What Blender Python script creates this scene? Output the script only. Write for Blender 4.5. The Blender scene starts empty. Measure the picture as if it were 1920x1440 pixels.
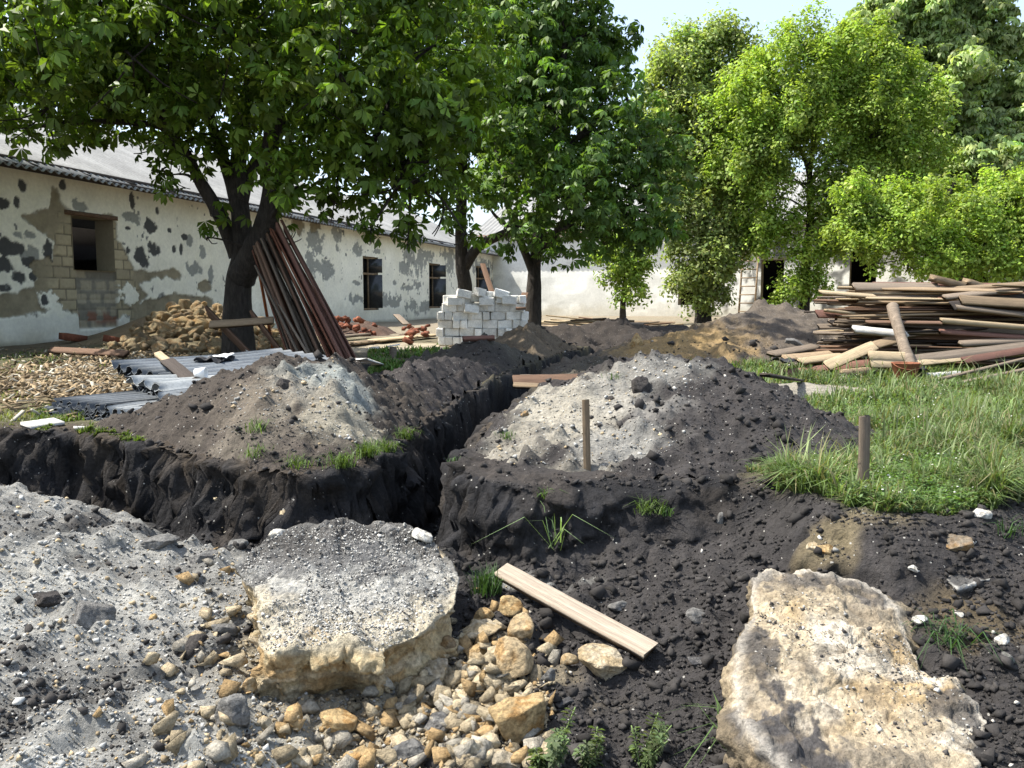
import bpy, math, random
import numpy as np
from mathutils import Vector, Matrix
random.seed(7); RNG = np.random.default_rng(11)
C = bpy.context.scene.collection
SC = bpy.context.scene

# ------------------------------------------------------------------ camera, sky, sun, exposure
EYE = np.array([0.0, 0.0, 0.8]); FPX = 1600.0; PITCH = math.atan(0.1)
cam_d = bpy.data.cameras.new('camera'); cam = bpy.data.objects.new('camera', cam_d); C.objects.link(cam)
cam.location = EYE; cam.rotation_euler = (math.pi/2 - PITCH, 0, 0)
cam_d.sensor_width = 36; cam_d.lens = 36*FPX/1920; cam_d.clip_start = 0.05; cam_d.clip_end = 3000
SC.camera = cam
SUN_EL = math.radians(57); SUN_AZ = math.atan2(-0.97, 0.10)      # direction to the sun, from +Y towards +X
to_sun = Vector((math.sin(SUN_AZ)*math.cos(SUN_EL), math.cos(SUN_AZ)*math.cos(SUN_EL), math.sin(SUN_EL)))
W = bpy.data.worlds.new('World'); SC.world = W; W.use_nodes = True
nt = W.node_tree; bg = nt.nodes['Background']
sky = nt.nodes.new('ShaderNodeTexSky'); sky.sky_type = 'NISHITA'; sky.sun_disc = False
sky.sun_elevation = SUN_EL; sky.sun_rotation = SUN_AZ; sky.air_density = 1.0; sky.dust_density = 2.6; sky.ozone_density = 1.0
veil = nt.nodes.new('ShaderNodeMix'); veil.data_type = 'RGBA'; veil.inputs[0].default_value = 0.5; veil.inputs[7].default_value = (2.05, 2.35, 2.7, 1)   # thin white summer haze over the whole sky
nt.links.new(sky.outputs[0], veil.inputs[6]); nt.links.new(veil.outputs[2], bg.inputs[0]); bg.inputs[1].default_value = 0.15
sd = bpy.data.lights.new('sun', 'SUN'); sun = bpy.data.objects.new('sun', sd); C.objects.link(sun)
sd.energy = 3.5; sd.angle = math.radians(0.5); sd.color = (1.0, 0.95, 0.86)
sun.rotation_euler = to_sun.to_track_quat('Z', 'Y').to_euler(); sun.location = (-20, -5, 25)
SC.view_settings.view_transform = 'Standard'; SC.view_settings.look = 'None'
SC.view_settings.exposure = 1.5; SC.view_settings.gamma = 1.0

# ------------------------------------------------------------------ helpers
cp, sp = math.cos(PITCH), math.sin(PITCH)
def ray(px, py):
    u = (np.asarray(px, float)-960)/FPX; v = (720-np.asarray(py, float))/FPX
    return u, cp + v*sp, -sp + v*cp                         # world direction
def P(px, py, Y):                                            # point of that ray at depth Y
    dx, dy, dz = ray(px, py); k = Y/dy
    return Vector((float(dx*k), float(Y), float(EYE[2]+dz*k)))
def G(px, py, z=0.0):                                        # point of that ray at height z
    dx, dy, dz = ray(px, py); k = (z-EYE[2])/dz
    return Vector((float(dx*k), float(dy*k), float(z)))
def topx(x, y, z):
    a, b, c = x, y, z-EYE[2]
    d = b*cp - c*sp; v = b*sp + c*cp
    return 960+FPX*a/d, 720-FPX*v/d

def _h(ix, iy, iz, s):
    n = (ix*374761393 + iy*668265263 + iz*2147483647 + s*1274126177) & 0xffffffff
    n = ((n ^ (n >> 13))*1274126177) & 0xffffffff
    return ((n ^ (n >> 16)) & 0xffff)/65535.0
def noise(x, y, z=0.0, s=0):
    x, y, z = np.broadcast_arrays(np.asarray(x, float), np.asarray(y, float), np.asarray(z, float))
    ix, iy, iz = (np.floor(a).astype(np.int64) for a in (x, y, z))
    fx, fy, fz = x-ix, y-iy, z-iz
    fx, fy, fz = (f*f*f*(f*(f*6-15)+10) for f in (fx, fy, fz))
    def l(a, b, t): return a+(b-a)*t
    r = [[l(_h(ix, iy+j, iz+k, s), _h(ix+1, iy+j, iz+k, s), fx) for j in (0, 1)] for k in (0, 1)]
    return l(l(r[0][0], r[0][1], fy), l(r[1][0], r[1][1], fy), fz)*2-1
def fbm(x, y, z=0.0, o=4, s=0, g=0.5):
    t = 0; a = 1.0; f = 1.0; n = 0
    for i in range(o):
        t = t+a*noise(np.asarray(x)*f+i*17.3, np.asarray(y)*f-i*9.1, np.asarray(z)*f+i*3.7, s+i); n += a; a *= g; f *= 2.03
    return t/n
def cells(x, y, z=None, s=0):                                # nearest feature point: distance and its random number
    x, y = np.asarray(x, float), np.asarray(y, float); three = z is not None; z = np.zeros_like(x) if z is None else np.asarray(z, float)
    ix, iy, iz = (np.floor(a).astype(np.int64) for a in (x, y, z)); best = np.full(x.shape, 9.0); rnd = np.zeros(x.shape)
    for a in (-1, 0, 1):
        for b in (-1, 0, 1):
            for c in ((-1, 0, 1) if three else (0,)):
                jx, jy, jz = ix+a, iy+b, iz+c; dx = jx+_h(jx, jy, jz, s)-x; dy = jy+_h(jx, jy, jz, s+1)-y; dz = (jz+_h(jx, jy, jz, s+2)-z) if three else 0
                d = dx*dx+dy*dy+dz*dz; k = d < best; best = np.where(k, d, best); rnd = np.where(k, _h(jx, jy, jz, s+3), rnd)
    return np.sqrt(best), rnd
def clods(x, y, f, s):                                       # half-buried lumps, height 0..1
    F, r = cells(x*f, y*f, None, s); R = .22+.33*r; return r**2.5*np.maximum(0, 1-(F/R)**1.5)*(1+.9*fbm(x*f*2.3, y*f*2.3, s*.1, 2, s))
def sstep(a, b, x):
    t = np.clip((x-a)/(b-a), 0, 1); return t*t*(3-2*t)
def mixc(c, m, k):                                           # colour arrays (n,3), colour, mask
    return c*(1-m[:, None])+np.asarray(k)*m[:, None]

def tag(o, label=None, cat=None, group=None, kind=None):
    if label: o['label'] = label
    if cat: o['category'] = cat
    if group: o['group'] = group
    if kind: o['kind'] = kind
    return o
def empty(name, loc=(0, 0, 0), rz=0.0):
    o = bpy.data.objects.new(name, None); C.objects.link(o); o.location = loc; o.rotation_euler = (0, 0, rz)
    o.empty_display_size = 0.1
    return o
def mesh_data(name, verts, faces, mat=None, col=None, smooth=False):
    verts = np.asarray(verts, np.float32).reshape(-1, 3)
    me = bpy.data.meshes.new(name); me.vertices.add(len(verts)); me.vertices.foreach_set('co', verts.ravel())
    if not isinstance(faces, (list, tuple)) or (len(faces) and not isinstance(faces[0], np.ndarray)):
        by = {}
        for f in faces: by.setdefault(len(f), []).append(tuple(f))
        faces = [np.array(v, np.int32) for v in by.values()]
    faces = [np.asarray(f, np.int32) for f in faces if len(f)]
    idx = np.concatenate([f.ravel() for f in faces]); cnt = np.concatenate([np.full(len(f), f.shape[1], np.int32) for f in faces])
    st = np.concatenate([[0], np.cumsum(cnt)[:-1]]).astype(np.int32)
    me.loops.add(len(idx)); me.loops.foreach_set('vertex_index', idx)
    me.polygons.add(len(cnt)); me.polygons.foreach_set('loop_start', st); me.polygons.foreach_set('loop_total', cnt)
    if smooth: me.polygons.foreach_set('use_smooth', np.ones(len(cnt), bool))
    if col is not None:
        a = me.attributes.new('Col', 'FLOAT_COLOR', 'POINT')
        c = np.ones((len(verts), 4), np.float32); c[:, :3] = np.asarray(col, np.float32); a.data.foreach_set('color', c.ravel())
    if mat: me.materials.append(mat)
    me.update(calc_edges=True); me.validate()
    return me
def link(name, me, parent=None, loc=None, mx=None):
    o = bpy.data.objects.new(name, me); C.objects.link(o)
    if parent: o.parent = parent
    if mx is not None: o.matrix_local = mx
    elif loc is not None: o.location = loc
    return o
def obj(name, verts, faces, mat, parent=None, col=None, smooth=False, loc=None):
    return link(name, mesh_data(name, verts, faces, mat, col, smooth), parent, loc)

class MB:                                                    # collects boxes and tubes into ONE mesh
    def __init__(s): s.v = []; s.f = []
    def box(s, c, d, R=None):
        n = len(s.v); c = Vector(c)
        for x in (-1, 1):
            for y in (-1, 1):
                for z in (-1, 1):
                    p = Vector((x*d[0]/2, y*d[1]/2, z*d[2]/2))
                    s.v.append(c+(R @ p if R else p))
        for q in ((0, 1, 3, 2), (4, 6, 7, 5), (0, 4, 5, 1), (2, 3, 7, 6), (0, 2, 6, 4), (1, 5, 7, 3)): s.f.append(tuple(n+i for i in q))
        return s
    def bar(s, a, b, w, t, up=(0, 0, 1)):
        a, b = Vector(a), Vector(b); d = (b-a); L = d.length; x = d/L
        y = Vector(up).cross(x); y.normalize(); z = x.cross(y)
        return s.box((a+b)/2, (L, w, t), Matrix((x, y, z)).transposed())
    def tube(s, pts, rad, n=8, cap=True):
        pts = [Vector(p) for p in pts]; k = len(pts); base = len(s.v)
        rad = rad if hasattr(rad, '__len__') else [rad]*k
        for i, p in enumerate(pts):
            t = (pts[min(i+1, k-1)]-pts[max(i-1, 0)]).normalized()
            a = t.cross(Vector((0.13, 1, 0.21))).normalized(); b = t.cross(a)
            for j in range(n):
                w = 2*math.pi*j/n; s.v.append(p+(a*math.cos(w)+b*math.sin(w))*rad[i])
        for i in range(k-1):
            for j in range(n):
                s.f.append((base+i*n+j, base+i*n+(j+1) % n, base+(i+1)*n+(j+1) % n, base+(i+1)*n+j))
        if cap:
            s.f.append(tuple(base+j for j in range(n))[::-1]); s.f.append(tuple(base+(k-1)*n+j for j in range(n)))
        return s
    def build(s, name, mat, parent=None, smooth=False, loc=None):
        v = np.array([tuple(p) for p in s.v])
        return obj(name, v, s.f, mat, parent, None, smooth, loc)

# ------------------------------------------------------------------ materials
def NT(m): return m.node_tree.nodes, m.node_tree.links
def material(name, rgb=None, rough=0.9, s1=6.0, v1=0.25, s2=60.0, v2=0.2, bump=0.3, bscale=40.0, bdist=0.01, stretch=(1, 1, 1), rnd=0.0,
             speck=None, sps=150.0, spt=0.12, spec=0.25, translucent=0.0, hue=0.0):
    """Principled surface: vertex colour 'Col' or rgb, two scales of mottling, optional pale flecks, bump."""
    m = bpy.data.materials.new(name); m.use_nodes = True; n, l = NT(m)
    bs = n['Principled BSDF']; out = n['Material Output']
    bs.inputs['Roughness'].default_value = rough; bs.inputs['Specular IOR Level'].default_value = spec
    tc = n.new('ShaderNodeTexCoord'); mp = n.new('ShaderNodeMapping'); mp.inputs['Scale'].default_value = stretch
    l.new(tc.outputs['Object'], mp.inputs['Vector']); vec = mp.outputs[0]
    if rnd:
        oi = n.new('ShaderNodeObjectInfo'); mu = n.new('ShaderNodeVectorMath'); mu.operation = 'SCALE'; mu.inputs[0].default_value = (91, 47, 63)
        l.new(oi.outputs['Random'], mu.inputs['Scale']); ad = n.new('ShaderNodeVectorMath'); ad.operation = 'ADD'
        l.new(vec, ad.inputs[0]); l.new(mu.outputs[0], ad.inputs[1]); vec = ad.outputs[0]
    if rgb is None:
        at = n.new('ShaderNodeAttribute'); at.attribute_name = 'Col'; c = at.outputs['Color']
    else:
        r = n.new('ShaderNodeRGB'); r.outputs[0].default_value = (*rgb, 1); c = r.outputs[0]
    def mult(c, fac):
        hs = n.new('ShaderNodeVectorMath'); hs.operation = 'SCALE'; l.new(c, hs.inputs[0]); l.new(fac, hs.inputs['Scale']); return hs.outputs[0]
    for sc, va in ((s1, v1), (s2, v2)):
        if va:
            t = n.new('ShaderNodeTexNoise'); t.inputs['Scale'].default_value = sc; t.inputs['Detail'].default_value = 5; t.inputs['Roughness'].default_value = 0.65
            l.new(vec, t.inputs['Vector']); mr = n.new('ShaderNodeMapRange'); l.new(t.outputs['Fac'], mr.inputs[0])
            mr.inputs[1].default_value = 0.3; mr.inputs[2].default_value = 0.7; mr.inputs[3].default_value = 1-va; mr.inputs[4].default_value = 1+va
            c = mult(c, mr.outputs[0])
    if rnd:
        mr = n.new('ShaderNodeMapRange'); l.new(oi.outputs['Random'], mr.inputs[0]); mr.inputs[3].default_value = 1-rnd; mr.inputs[4].default_value = 1+rnd
        c = mult(c, mr.outputs[0])
    if speck:
        vo = n.new('ShaderNodeTexVoronoi'); vo.inputs['Scale'].default_value = sps; l.new(tc.outputs['Object'], vo.inputs['Vector'])
        sep = n.new('ShaderNodeSeparateColor'); l.new(vo.outputs['Color'], sep.inputs[0])
        lt = n.new('ShaderNodeMath'); lt.operation = 'LESS_THAN'; lt.inputs[1].default_value = spt; l.new(sep.outputs[0], lt.inputs[0])
        ld = n.new('ShaderNodeMath'); ld.operation = 'LESS_THAN'; ld.inputs[1].default_value = 0.36; l.new(vo.outputs['Distance'], ld.inputs[0])
        mm = n.new('ShaderNodeMath'); mm.operation = 'MULTIPLY'; l.new(lt.outputs[0], mm.inputs[0]); l.new(ld.outputs[0], mm.inputs[1])
        mx = n.new('ShaderNodeMix'); mx.data_type = 'RGBA'; l.new(mm.outputs[0], mx.inputs[0]); l.new(c, mx.inputs[6]); mx.inputs[7].default_value = (*speck, 1)
        c = mx.outputs[2]
    l.new(c, bs.inputs['Base Color'])
    if bump:
        t = n.new('ShaderNodeTexNoise'); t.inputs['Scale'].default_value = bscale; t.inputs['Detail'].default_value = 8; t.inputs['Roughness'].default_value = 0.7
        l.new(vec, t.inputs['Vector']); b = n.new('ShaderNodeBump'); b.inputs['Strength'].default_value = bump; b.inputs['Distance'].default_value = bdist
        l.new(t.outputs['Fac'], b.inputs['Height']); l.new(b.outputs[0], bs.inputs['Normal'])
    if translucent:
        tr = n.new('ShaderNodeBsdfTranslucent'); ml = n.new('ShaderNodeVectorMath'); ml.operation = 'MULTIPLY'; ml.inputs[1].default_value = (1.25, 1.3, 0.55)
        l.new(c, ml.inputs[0]); l.new(ml.outputs[0], tr.inputs['Color'])
        ms = n.new('ShaderNodeMixShader'); ms.inputs[0].default_value = translucent
        l.new(bs.outputs[0], ms.inputs[1]); l.new(tr.outputs[0], ms.inputs[2]); l.new(ms.outputs[0], out.inputs['Surface'])
    return m
M = {}
M['ground'] = material('earth', None, 0.95, 3.0, 0.22, 45.0, 0.35, 0.9, 55.0, 0.02, speck=(0.34, 0.33, 0.30), sps=85.0, spt=0.012)
M['heap'] = material('heap_earth', None, 0.95, 5.0, 0.2, 50.0, 0.35, 0.9, 55.0, 0.02, speck=(0.34, 0.33, 0.30), sps=95.0, spt=0.018)
M['pebble'] = material('pebble', None, 0.9, 30.0, 0.15, 200.0, 0.2, 0.4, 150.0, 0.004)
M['rock'] = material('limestone', None, 0.9, 9.0, 0.28, 75.0, 0.42, 1.0, 40.0, 0.025)
M['plaster'] = material('plaster', None, 0.85, 1.3, 0.10, 14.0, 0.09, 0.35, 25.0, 0.01)
M['roof'] = material('asbestos_sheet', (0.25, 0.25, 0.242), 0.85, 0.9, 0.25, 20.0, 0.15, 0.15, 60.0, 0.004)
M['sheet'] = material('slate_sheet', (0.095, 0.108, 0.122), 0.65, 4.0, 0.25, 60.0, 0.25, 0.3, 90.0, 0.004, rnd=0.2, spec=0.5)
M['sheet_pale'] = material('slate_sheet_pale', (0.22, 0.235, 0.24), 0.6, 4.0, 0.2, 60.0, 0.2, 0.3, 90.0, 0.004, rnd=0.15, spec=0.5)
M['bark'] = material('bark', (0.050, 0.043, 0.036), 0.95, 3.0, 0.35, 30.0, 0.4, 1.0, 26.0, 0.07, stretch=(1, 1, 0.28))
def wood(name, rgb, r=0.22): return material(name, rgb, 0.85, 5.0, 0.3, 40.0, 0.3, 0.5, 45.0, 0.006, stretch=(0.12, 1.6, 1.6), rnd=r)
M['wood_pale'] = wood('wood_pale', (0.35, 0.275, 0.175)); M['wood_tan'] = wood('wood_tan', (0.215, 0.158, 0.10))
M['wood_grey'] = wood('wood_grey', (0.17, 0.135, 0.102)); M['wood_brown'] = wood('wood_brown', (0.145, 0.088, 0.058))
M['wood_red'] = wood('wood_red', (0.155, 0.080, 0.060), 0.2); M['wood_white'] = wood('wood_white', (0.50, 0.49, 0.46), 0.1)
M['wood_bleached'] = wood('wood_bleached', (0.30, 0.25, 0.195), 0.05)
M['wood_dark'] = wood('wood_dark', (0.05, 0.04, 0.034)); M['wood_rust'] = wood('wood_rust', (0.165, 0.070, 0.042), 0.3); M['wood_orange'] = wood('wood_orange', (0.30, 0.09, 0.025), 0.1)
M['block'] = material('silicate_block', (0.70, 0.69, 0.645), 0.9, 9.0, 0.20, 60.0, 0.18, 0.7, 40.0, 0.008, rnd=0.2)
M['brick'] = material('red_brick', (0.17, 0.062, 0.036), 0.9, 8.0, 0.25, 50.0, 0.25, 0.5, 50.0, 0.006, rnd=0.3)
M['rust'] = material('rusty_iron', (0.22, 0.085, 0.045), 0.75, 8.0, 0.3, 50.0, 0.3, 0.3, 60.0, 0.003)
M['white_thing'] = material('white_paint', (0.75, 0.75, 0.73), 0.6, 6.0, 0.08, 40.0, 0.06, 0.1)
M['wire'] = material('steel_wire', (0.4, 0.4, 0.38), 0.5, 6.0, 0.1, 40.0, 0.1, 0.0, spec=0.5)
M['tar'] = material('black_felt', (0.02, 0.021, 0.024), 0.7, 6.0, 0.2, 40.0, 0.2, 0.2)
M['glass'] = material('dusty_pane', (0.03, 0.033, 0.036), 0.25, 6.0, 0.3, 40.0, 0.1, 0.05, spec=0.5)
M['inside'] = material('dark_room', (0.035, 0.031, 0.028), 0.95, 2.0, 0.2, 30.0, 0.2, 0.2)  # room walls near black: the unlit interior is put into their colour
M['concrete'] = material('concrete', (0.30, 0.285, 0.25), 0.9, 4.0, 0.2, 50.0, 0.2, 0.5, 60.0, 0.006)
M['leaf_chestnut'] = material('chestnut_leaf', None, 0.5, 2.0, 0.12, 20.0, 0.08, 0.0, translucent=0.42, spec=0.35)
M['leaf_maple'] = material('maple_leaf', None, 0.55, 2.0, 0.12, 20.0, 0.08, 0.0, translucent=0.45, spec=0.3)
M['grass'] = material('grass_blade', None, 0.6, 2.0, 0.12, 20.0, 0.05, 0.0, translucent=0.35, spec=0.3)
# ------------------------------------------------------------------ the ground: yard, trenches, foreground banks
def g2(px, py, z=0.0): v = G(px, py, z); return (v.x, v.y)
YARD_LEFT = [(-60, 9.0), (-8, 5.9), (-4.5, 5.3), g2(0, 812), g2(150, 815), g2(250, 836), g2(350, 856), g2(450, 888), g2(560, 895), g2(700, 878), g2(775, 820),
             g2(862, 748), (0.0, 9.0), (0.42, 11.0), (1.75, 15.6), (2.0, 17.0), (2.6, 17.2), (60, 17.5), (60, 300), (-60, 300)]
YARD_RIGHT = [g2(856, 895), g2(858, 862), g2(925, 785), g2(1000, 732), (0.52, 9.0), (1.0, 11.0), (2.3, 15.4), (3.2, 16.6), (60, 16.8), (60, 6), (12, 4.6), (4, 3.8),
              g2(1920, 940), g2(1850, 955), g2(1780, 966), g2(1650, 970), g2(1560, 958), g2(1480, 915), g2(1400, 906), g2(1300, 904), g2(1200, 906), g2(1100, 910), g2(980, 915), g2(900, 908)]
def sdf(x, y, poly):                                         # > 0 outside
    p = np.array(poly); q = np.roll(p, -1, 0); d = np.full(np.shape(x), 1e9); ins = np.zeros(np.shape(x), bool)
    for (ax, ay), (bx, by) in zip(p, q):
        ex, ey = bx-ax, by-ay; t = np.clip(((x-ax)*ex+(y-ay)*ey)/(ex*ex+ey*ey+1e-12), 0, 1)
        d = np.minimum(d, (x-ax-t*ex)**2+(y-ay-t*ey)**2)
        c = (ay > y) != (by > y)
        with np.errstate(divide='ignore', invalid='ignore'): ins ^= c & (x < (bx-ax)*(y-ay)/(by-ay+1e-12)+ax)
    d = np.sqrt(d); return np.where(ins, -d, d)
# control points of the dug ground in front: photograph pixel and depth
CP = [(0, 905, 4.15), (-250, 930, 4.1), (80, 920, 4.05), (160, 945, 3.9), (240, 985, 3.75), (320, 1045, 3.5), (0, 1100, 2.9), (200, 1150, 2.85), (0, 1440, 2.0), (-400, 1300, 2.2),
      (300, 1440, 2.1), (360, 1160, 2.95), (420, 1300, 2.5), (600, 1440, 2.2), (620, 1335, 2.47), (560, 1335, 2.50), (660, 1305, 2.56), (495, 1292, 2.57), (720, 1270, 2.68), (760, 1240, 2.75), (640, 1080, 3.3), (420, 1060, 3.4),
      (800, 1440, 2.25), (960, 1440, 2.28), (960, 1250, 2.78), (880, 1080, 3.3), (960, 1085, 3.38), (1100, 1045, 3.52), (860, 1025, 3.62), (1050, 1062, 3.5), (900, 1030, 3.62), (1000, 1045, 3.6), (1150, 1250, 2.75), (1250, 1100, 3.2),
      (1250, 1300, 2.6), (1350, 1005, 3.45), (1200, 1030, 3.55), (1400, 1440, 2.2), (1480, 975, 3.38), (1600, 1072, 3.0), (1560, 990, 3.2), (1700, 1110, 2.85), (1780, 1000, 3.12), (1900, 990, 3.15), (1900, 1200, 2.6),
      (1900, 1440, 2.0), (2200, 1150, 2.8), (2400, 1400, 2.1)]
CPW = [tuple(P(*c)) for c in CP] + [(-3.6, 4.75, -.42), (-3.0, 4.6, -.42), (-2.2, 4.3, -.40), (-1.5, 3.95, -.37), (-1.05, 3.72, -.36), (-0.62, 3.75, -.42), (-0.42, 3.9, -.5), (-0.4, 4.3, -.55),
      (-6, 4.9, -.4), (-6, 3.5, -.15), (-7, 1, -.3), (0, 0.5, -.5), (-3, 0.3, -.4), (3, 0.3, -.4), (0, -3, -.5), (-6, -3, -.45), (6, -3, -.45), (7, 1, -.3), (6, 3, -.1), (3, 2, -.25)]
_c = np.array(CPW); _n = len(_c)
_d = np.sqrt(((_c[:, None, :2]-_c[None, :, :2])**2).sum(-1))
_A = np.zeros((_n+3, _n+3)); _A[:_n, :_n] = _d + np.eye(_n)*0.0; _A[:_n, _n] = 1; _A[:_n, _n+1:] = _c[:, :2]; _A[_n, :_n] = 1; _A[_n+1:, :_n] = _c[:, :2].T
_w = np.linalg.solve(_A, np.concatenate([_c[:, 2], [0, 0, 0]]))
def front(x, y):
    xc, yc = np.clip(x, -8, 8), np.clip(y, -4, 6)
    r = _w[_n]+_w[_n+1]*xc+_w[_n+2]*yc
    for i in range(_n): r = r+_w[i]*np.sqrt((xc-_c[i, 0])**2+(yc-_c[i, 1])**2+0.01)
    r = np.clip(r, -0.72, 0.05)
    return r+(-0.55-r)*sstep(4.15, 4.7, y)*sstep(-1.0, -0.7, x)
# litter and rubble swellings of the yard: x, y, rx, ry, h
SWELL = [(-4.3, 8.2, 1.4, 1.3, .16), (-2.9, 8.9, 1.0, 0.8, .08), (-5.3, 14.9, 1.8, 1.7, .38), (-6.2, 16.5, 1.4, 1.6, .55), (4.6, 9.9, 2.0, .9, .06), (3.9, 7.0, .9, .5, .0)]
def yard(x, y):
    z = 0.035*fbm(x*.45, y*.45, 0, 3, 5)*sstep(3, 6, y)+0.012*fbm(x*2, y*2, 0, 3, 6)
    for a, b, rx, ry, h in SWELL: z = z+h*np.exp(-(((x-a)/rx)**2+((y-b)/ry)**2)*1.3)
    return z
def masks(x, y):
    wob = 0.07*fbm(x*3.1, y*3.1, 0, 3, 21)
    return sdf(x, y, YARD_LEFT), sdf(x, y, YARD_RIGHT), wob
def ground_z(x, y):
    da, db, wob = masks(x, y); d = np.minimum(da, db)+.05*fbm(x*8, y*8, 0, 3, 23)*sstep(12, 5, y)
    wid = 0.10+0.13*sstep(-.3, .1, x)*sstep(4.6, 4.0, y)+0.10*sstep(1.0, 1.4, x)*sstep(4.0, 3.4, y)
    k = sstep(-0.05, 1.0, (d+wob*.8)/wid)
    f = front(x, y)
    rough = np.clip(k+sstep(-.5, -.1, d)*.6, 0, 1)
    f = f+0.055*fbm(x*2.3, y*2.3, 0, 4, 31)*sstep(6, 4.2, y)
    z = yard(x, y)*(1-k)+f*k
    rough = rough*(1-0.75*4*k*(1-k))
    lum = fbm(x*9, y*9, 0, 3, 41); cl = np.abs(fbm(x*6, y*6, 3.3, 3, 43))
    nearc = sstep(9, 5, y); cd = np.zeros(np.shape(x)); m_ = (y > 1.6) & (y < 9) & (np.abs(x) < 4.5)
    xm, ym = x[m_], y[m_]; soft = sstep(-.35, .1, fbm(xm*1.7, ym*1.7, 0, 2, 49)); cd[m_] = soft*(.045*clods(xm, ym, 7, 301)+.032*clods(xm, ym, 13, 305)+.020*clods(xm, ym, 26, 309))+.006*fbm(xm*60, ym*60, 0, 2, 313)
    return z+rough*(cd+0.034*lum+0.045*(0.35-cl)+0.016*fbm(x*24, y*24, 0, 4, 47)+.02*np.maximum(0, fbm(x*14, y*14, 1.1, 2, 48)-.1))
def axis(lo, hi, step, g, a, b):
    c = [lo+step*i for i in range(int((hi-lo)/step)+1)]
    s = step; x = lo
    L = []
    while x > a: s *= g; x -= s; L.append(x)
    s = step; x = c[-1]; R = []
    while x < b: s *= g; x += s; R.append(x)
    return np.array(L[::-1]+c+R)
GX = axis(-3.2, 2.4, 0.018, 1.04, -260, 260); GY = axis(1.75, 5.0, 0.014, 1.022, -40, 420)
GX = np.unique(np.round(np.concatenate([GX[(GX < -.75) | (GX > .3)], np.arange(-.75, .3, .010)]), 5)); GY = np.unique(np.round(np.concatenate([GY[(GY < 3.45) | (GY > 5.05)], np.arange(3.45, 5.05, .0085)]), 5))
XX, YY = np.meshgrid(GX, GY)
ZG = ground_z(XX.ravel(), YY.ravel()).reshape(XX.shape)

# heaps of dug soil: cones (x, y, rx, ry, h, rot) joined softly, cut back at the trench edges
def cone(x, y, c):
    a, b, rx, ry, h, rot = c; ca, sa = math.cos(rot), math.sin(rot)
    u, v = ((x-a)*ca+(y-b)*sa)/rx, (-(x-a)*sa+(y-b)*ca)/ry
    r = np.sqrt(u*u+v*v+0.012)
    return h*(1.1-r*1.1)
def pk(px, py, Y): v = P(px, py, Y); return v.x, v.y, v.z
def mk(px, py, Y, rx, ry, rot=0.0, dz=0.03): x, y, z = pk(px, py, Y); return (x, y, rx, ry, z+dz, rot)
HEAPS = {
 'L': [mk(520, 684, 5.15, .92, 1.25, .2), mk(650, 690, 5.25, .80, 1.2, 0), mk(410, 740, 5.1, .85, .9, .2), mk(700, 730, 5.3, .6, 1.2)],
 'L2': [mk(868, 674, 7.6, .95, 1.6, -.1), mk(770, 700, 6.7, .7, 1.0, -.1)],
 'R': [mk(1240, 668, 5.2, .98, 1.35, 0), mk(1330, 692, 5.1, .84, 1.1, -.2), mk(1110, 735, 4.85, .75, .95, .3), mk(1440, 785, 4.7, .42, .7, 0)],
 'B1': [mk(925, 640, 9.9, 1.05, 1.1), mk(1010, 655, 9.6, .95, 1.0)],
 'B2': [mk(1035, 603, 12.2, 1.1, 1.2), mk(1100, 628, 12.6, 1.2, 1.0)],
 'B3': [mk(1150, 610, 15.3, 2.3, 1.0, -.2), mk(1260, 612, 15.5, 1.2, .8), mk(1050, 612, 15.0, 1.0, .8)],
 'BR': [mk(1450, 576, 11.6, 1.9, 1.6), mk(1400, 595, 11.3, 1.7, 1.5), mk(1290, 632, 11.0, 1.35, 1.35), mk(1510, 600, 11.6, 1.4, 1.4)],
}
def heap_z(k, x, y):
    t = None
    for c in HEAPS[k]:
        z = cone(x, y, c); t = z if t is None else np.log(np.exp(t*16)+np.exp(z*16))/16
    da, db, wob = masks(x, y); d = -np.minimum(da, db)
    t = t+0.055*fbm(x*2.2, y*2.2, 1.7, 4, 51)
    if k in ('L', 'R', 'L2', 'B1', 'B2'):
        t = np.minimum(t, 0.85*(d-0.06)+wob*.12)
    t = np.where(d < 0.03, -9.0, t) if k in ('L', 'R', 'L2', 'B1', 'B2') else t
    if k == 'R': t = np.minimum(t, 0.62*(y-3.72)+0.16*fbm(x*1.7, y*1.7, 0, 3, 55))
    t = t+0.035*fbm(x*9, y*9, 2.2, 3, 53)+0.05*(0.33-np.abs(fbm(x*5.5, y*5.5, 5.5, 3, 57)))+0.016*fbm(x*24, y*24, 0, 3, 59)+.03*np.maximum(0, fbm(x*13, y*13, 4.4, 2, 58)-.05)
    fq = 1.0 if HEAPS[k][0][1] < 8.5 else .5; return t+.006*fbm(x*55, y*55, 0, 2, 317)+(.065*clods(x, y, 6*fq, 321)+.042*clods(x, y, 12*fq, 325)+.024*clods(x, y, 25*fq, 329))/fq**.7*sstep(-.3, .2, fbm(x*1.7, y*1.7, 0, 2, 50))
ZA = ZG.copy()
for k in HEAPS:
    b = np.array(HEAPS[k]); m = (XX > (b[:, 0]-b[:, 2]*1.4).min()) & (XX < (b[:, 0]+b[:, 2]*1.4).max()) & (YY > (b[:, 1]-b[:, 3]*1.4).min()) & (YY < (b[:, 1]+b[:, 3]*1.4).max())
    ZA[m] = np.maximum(ZA[m], heap_z(k, XX[m], YY[m]))
def lookup(Z, x, y):
    i = np.clip(np.searchsorted(GX, x)-1, 0, len(GX)-2); j = np.clip(np.searchsorted(GY, y)-1, 0, len(GY)-2)
    u = np.clip((x-GX[i])/(GX[i+1]-GX[i]), 0, 1); v = np.clip((y-GY[j])/(GY[j+1]-GY[j]), 0, 1)
    return (Z[j, i]*(1-u)+Z[j, i+1]*u)*(1-v)+(Z[j+1, i]*(1-u)+Z[j+1, i+1]*u)*v
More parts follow.
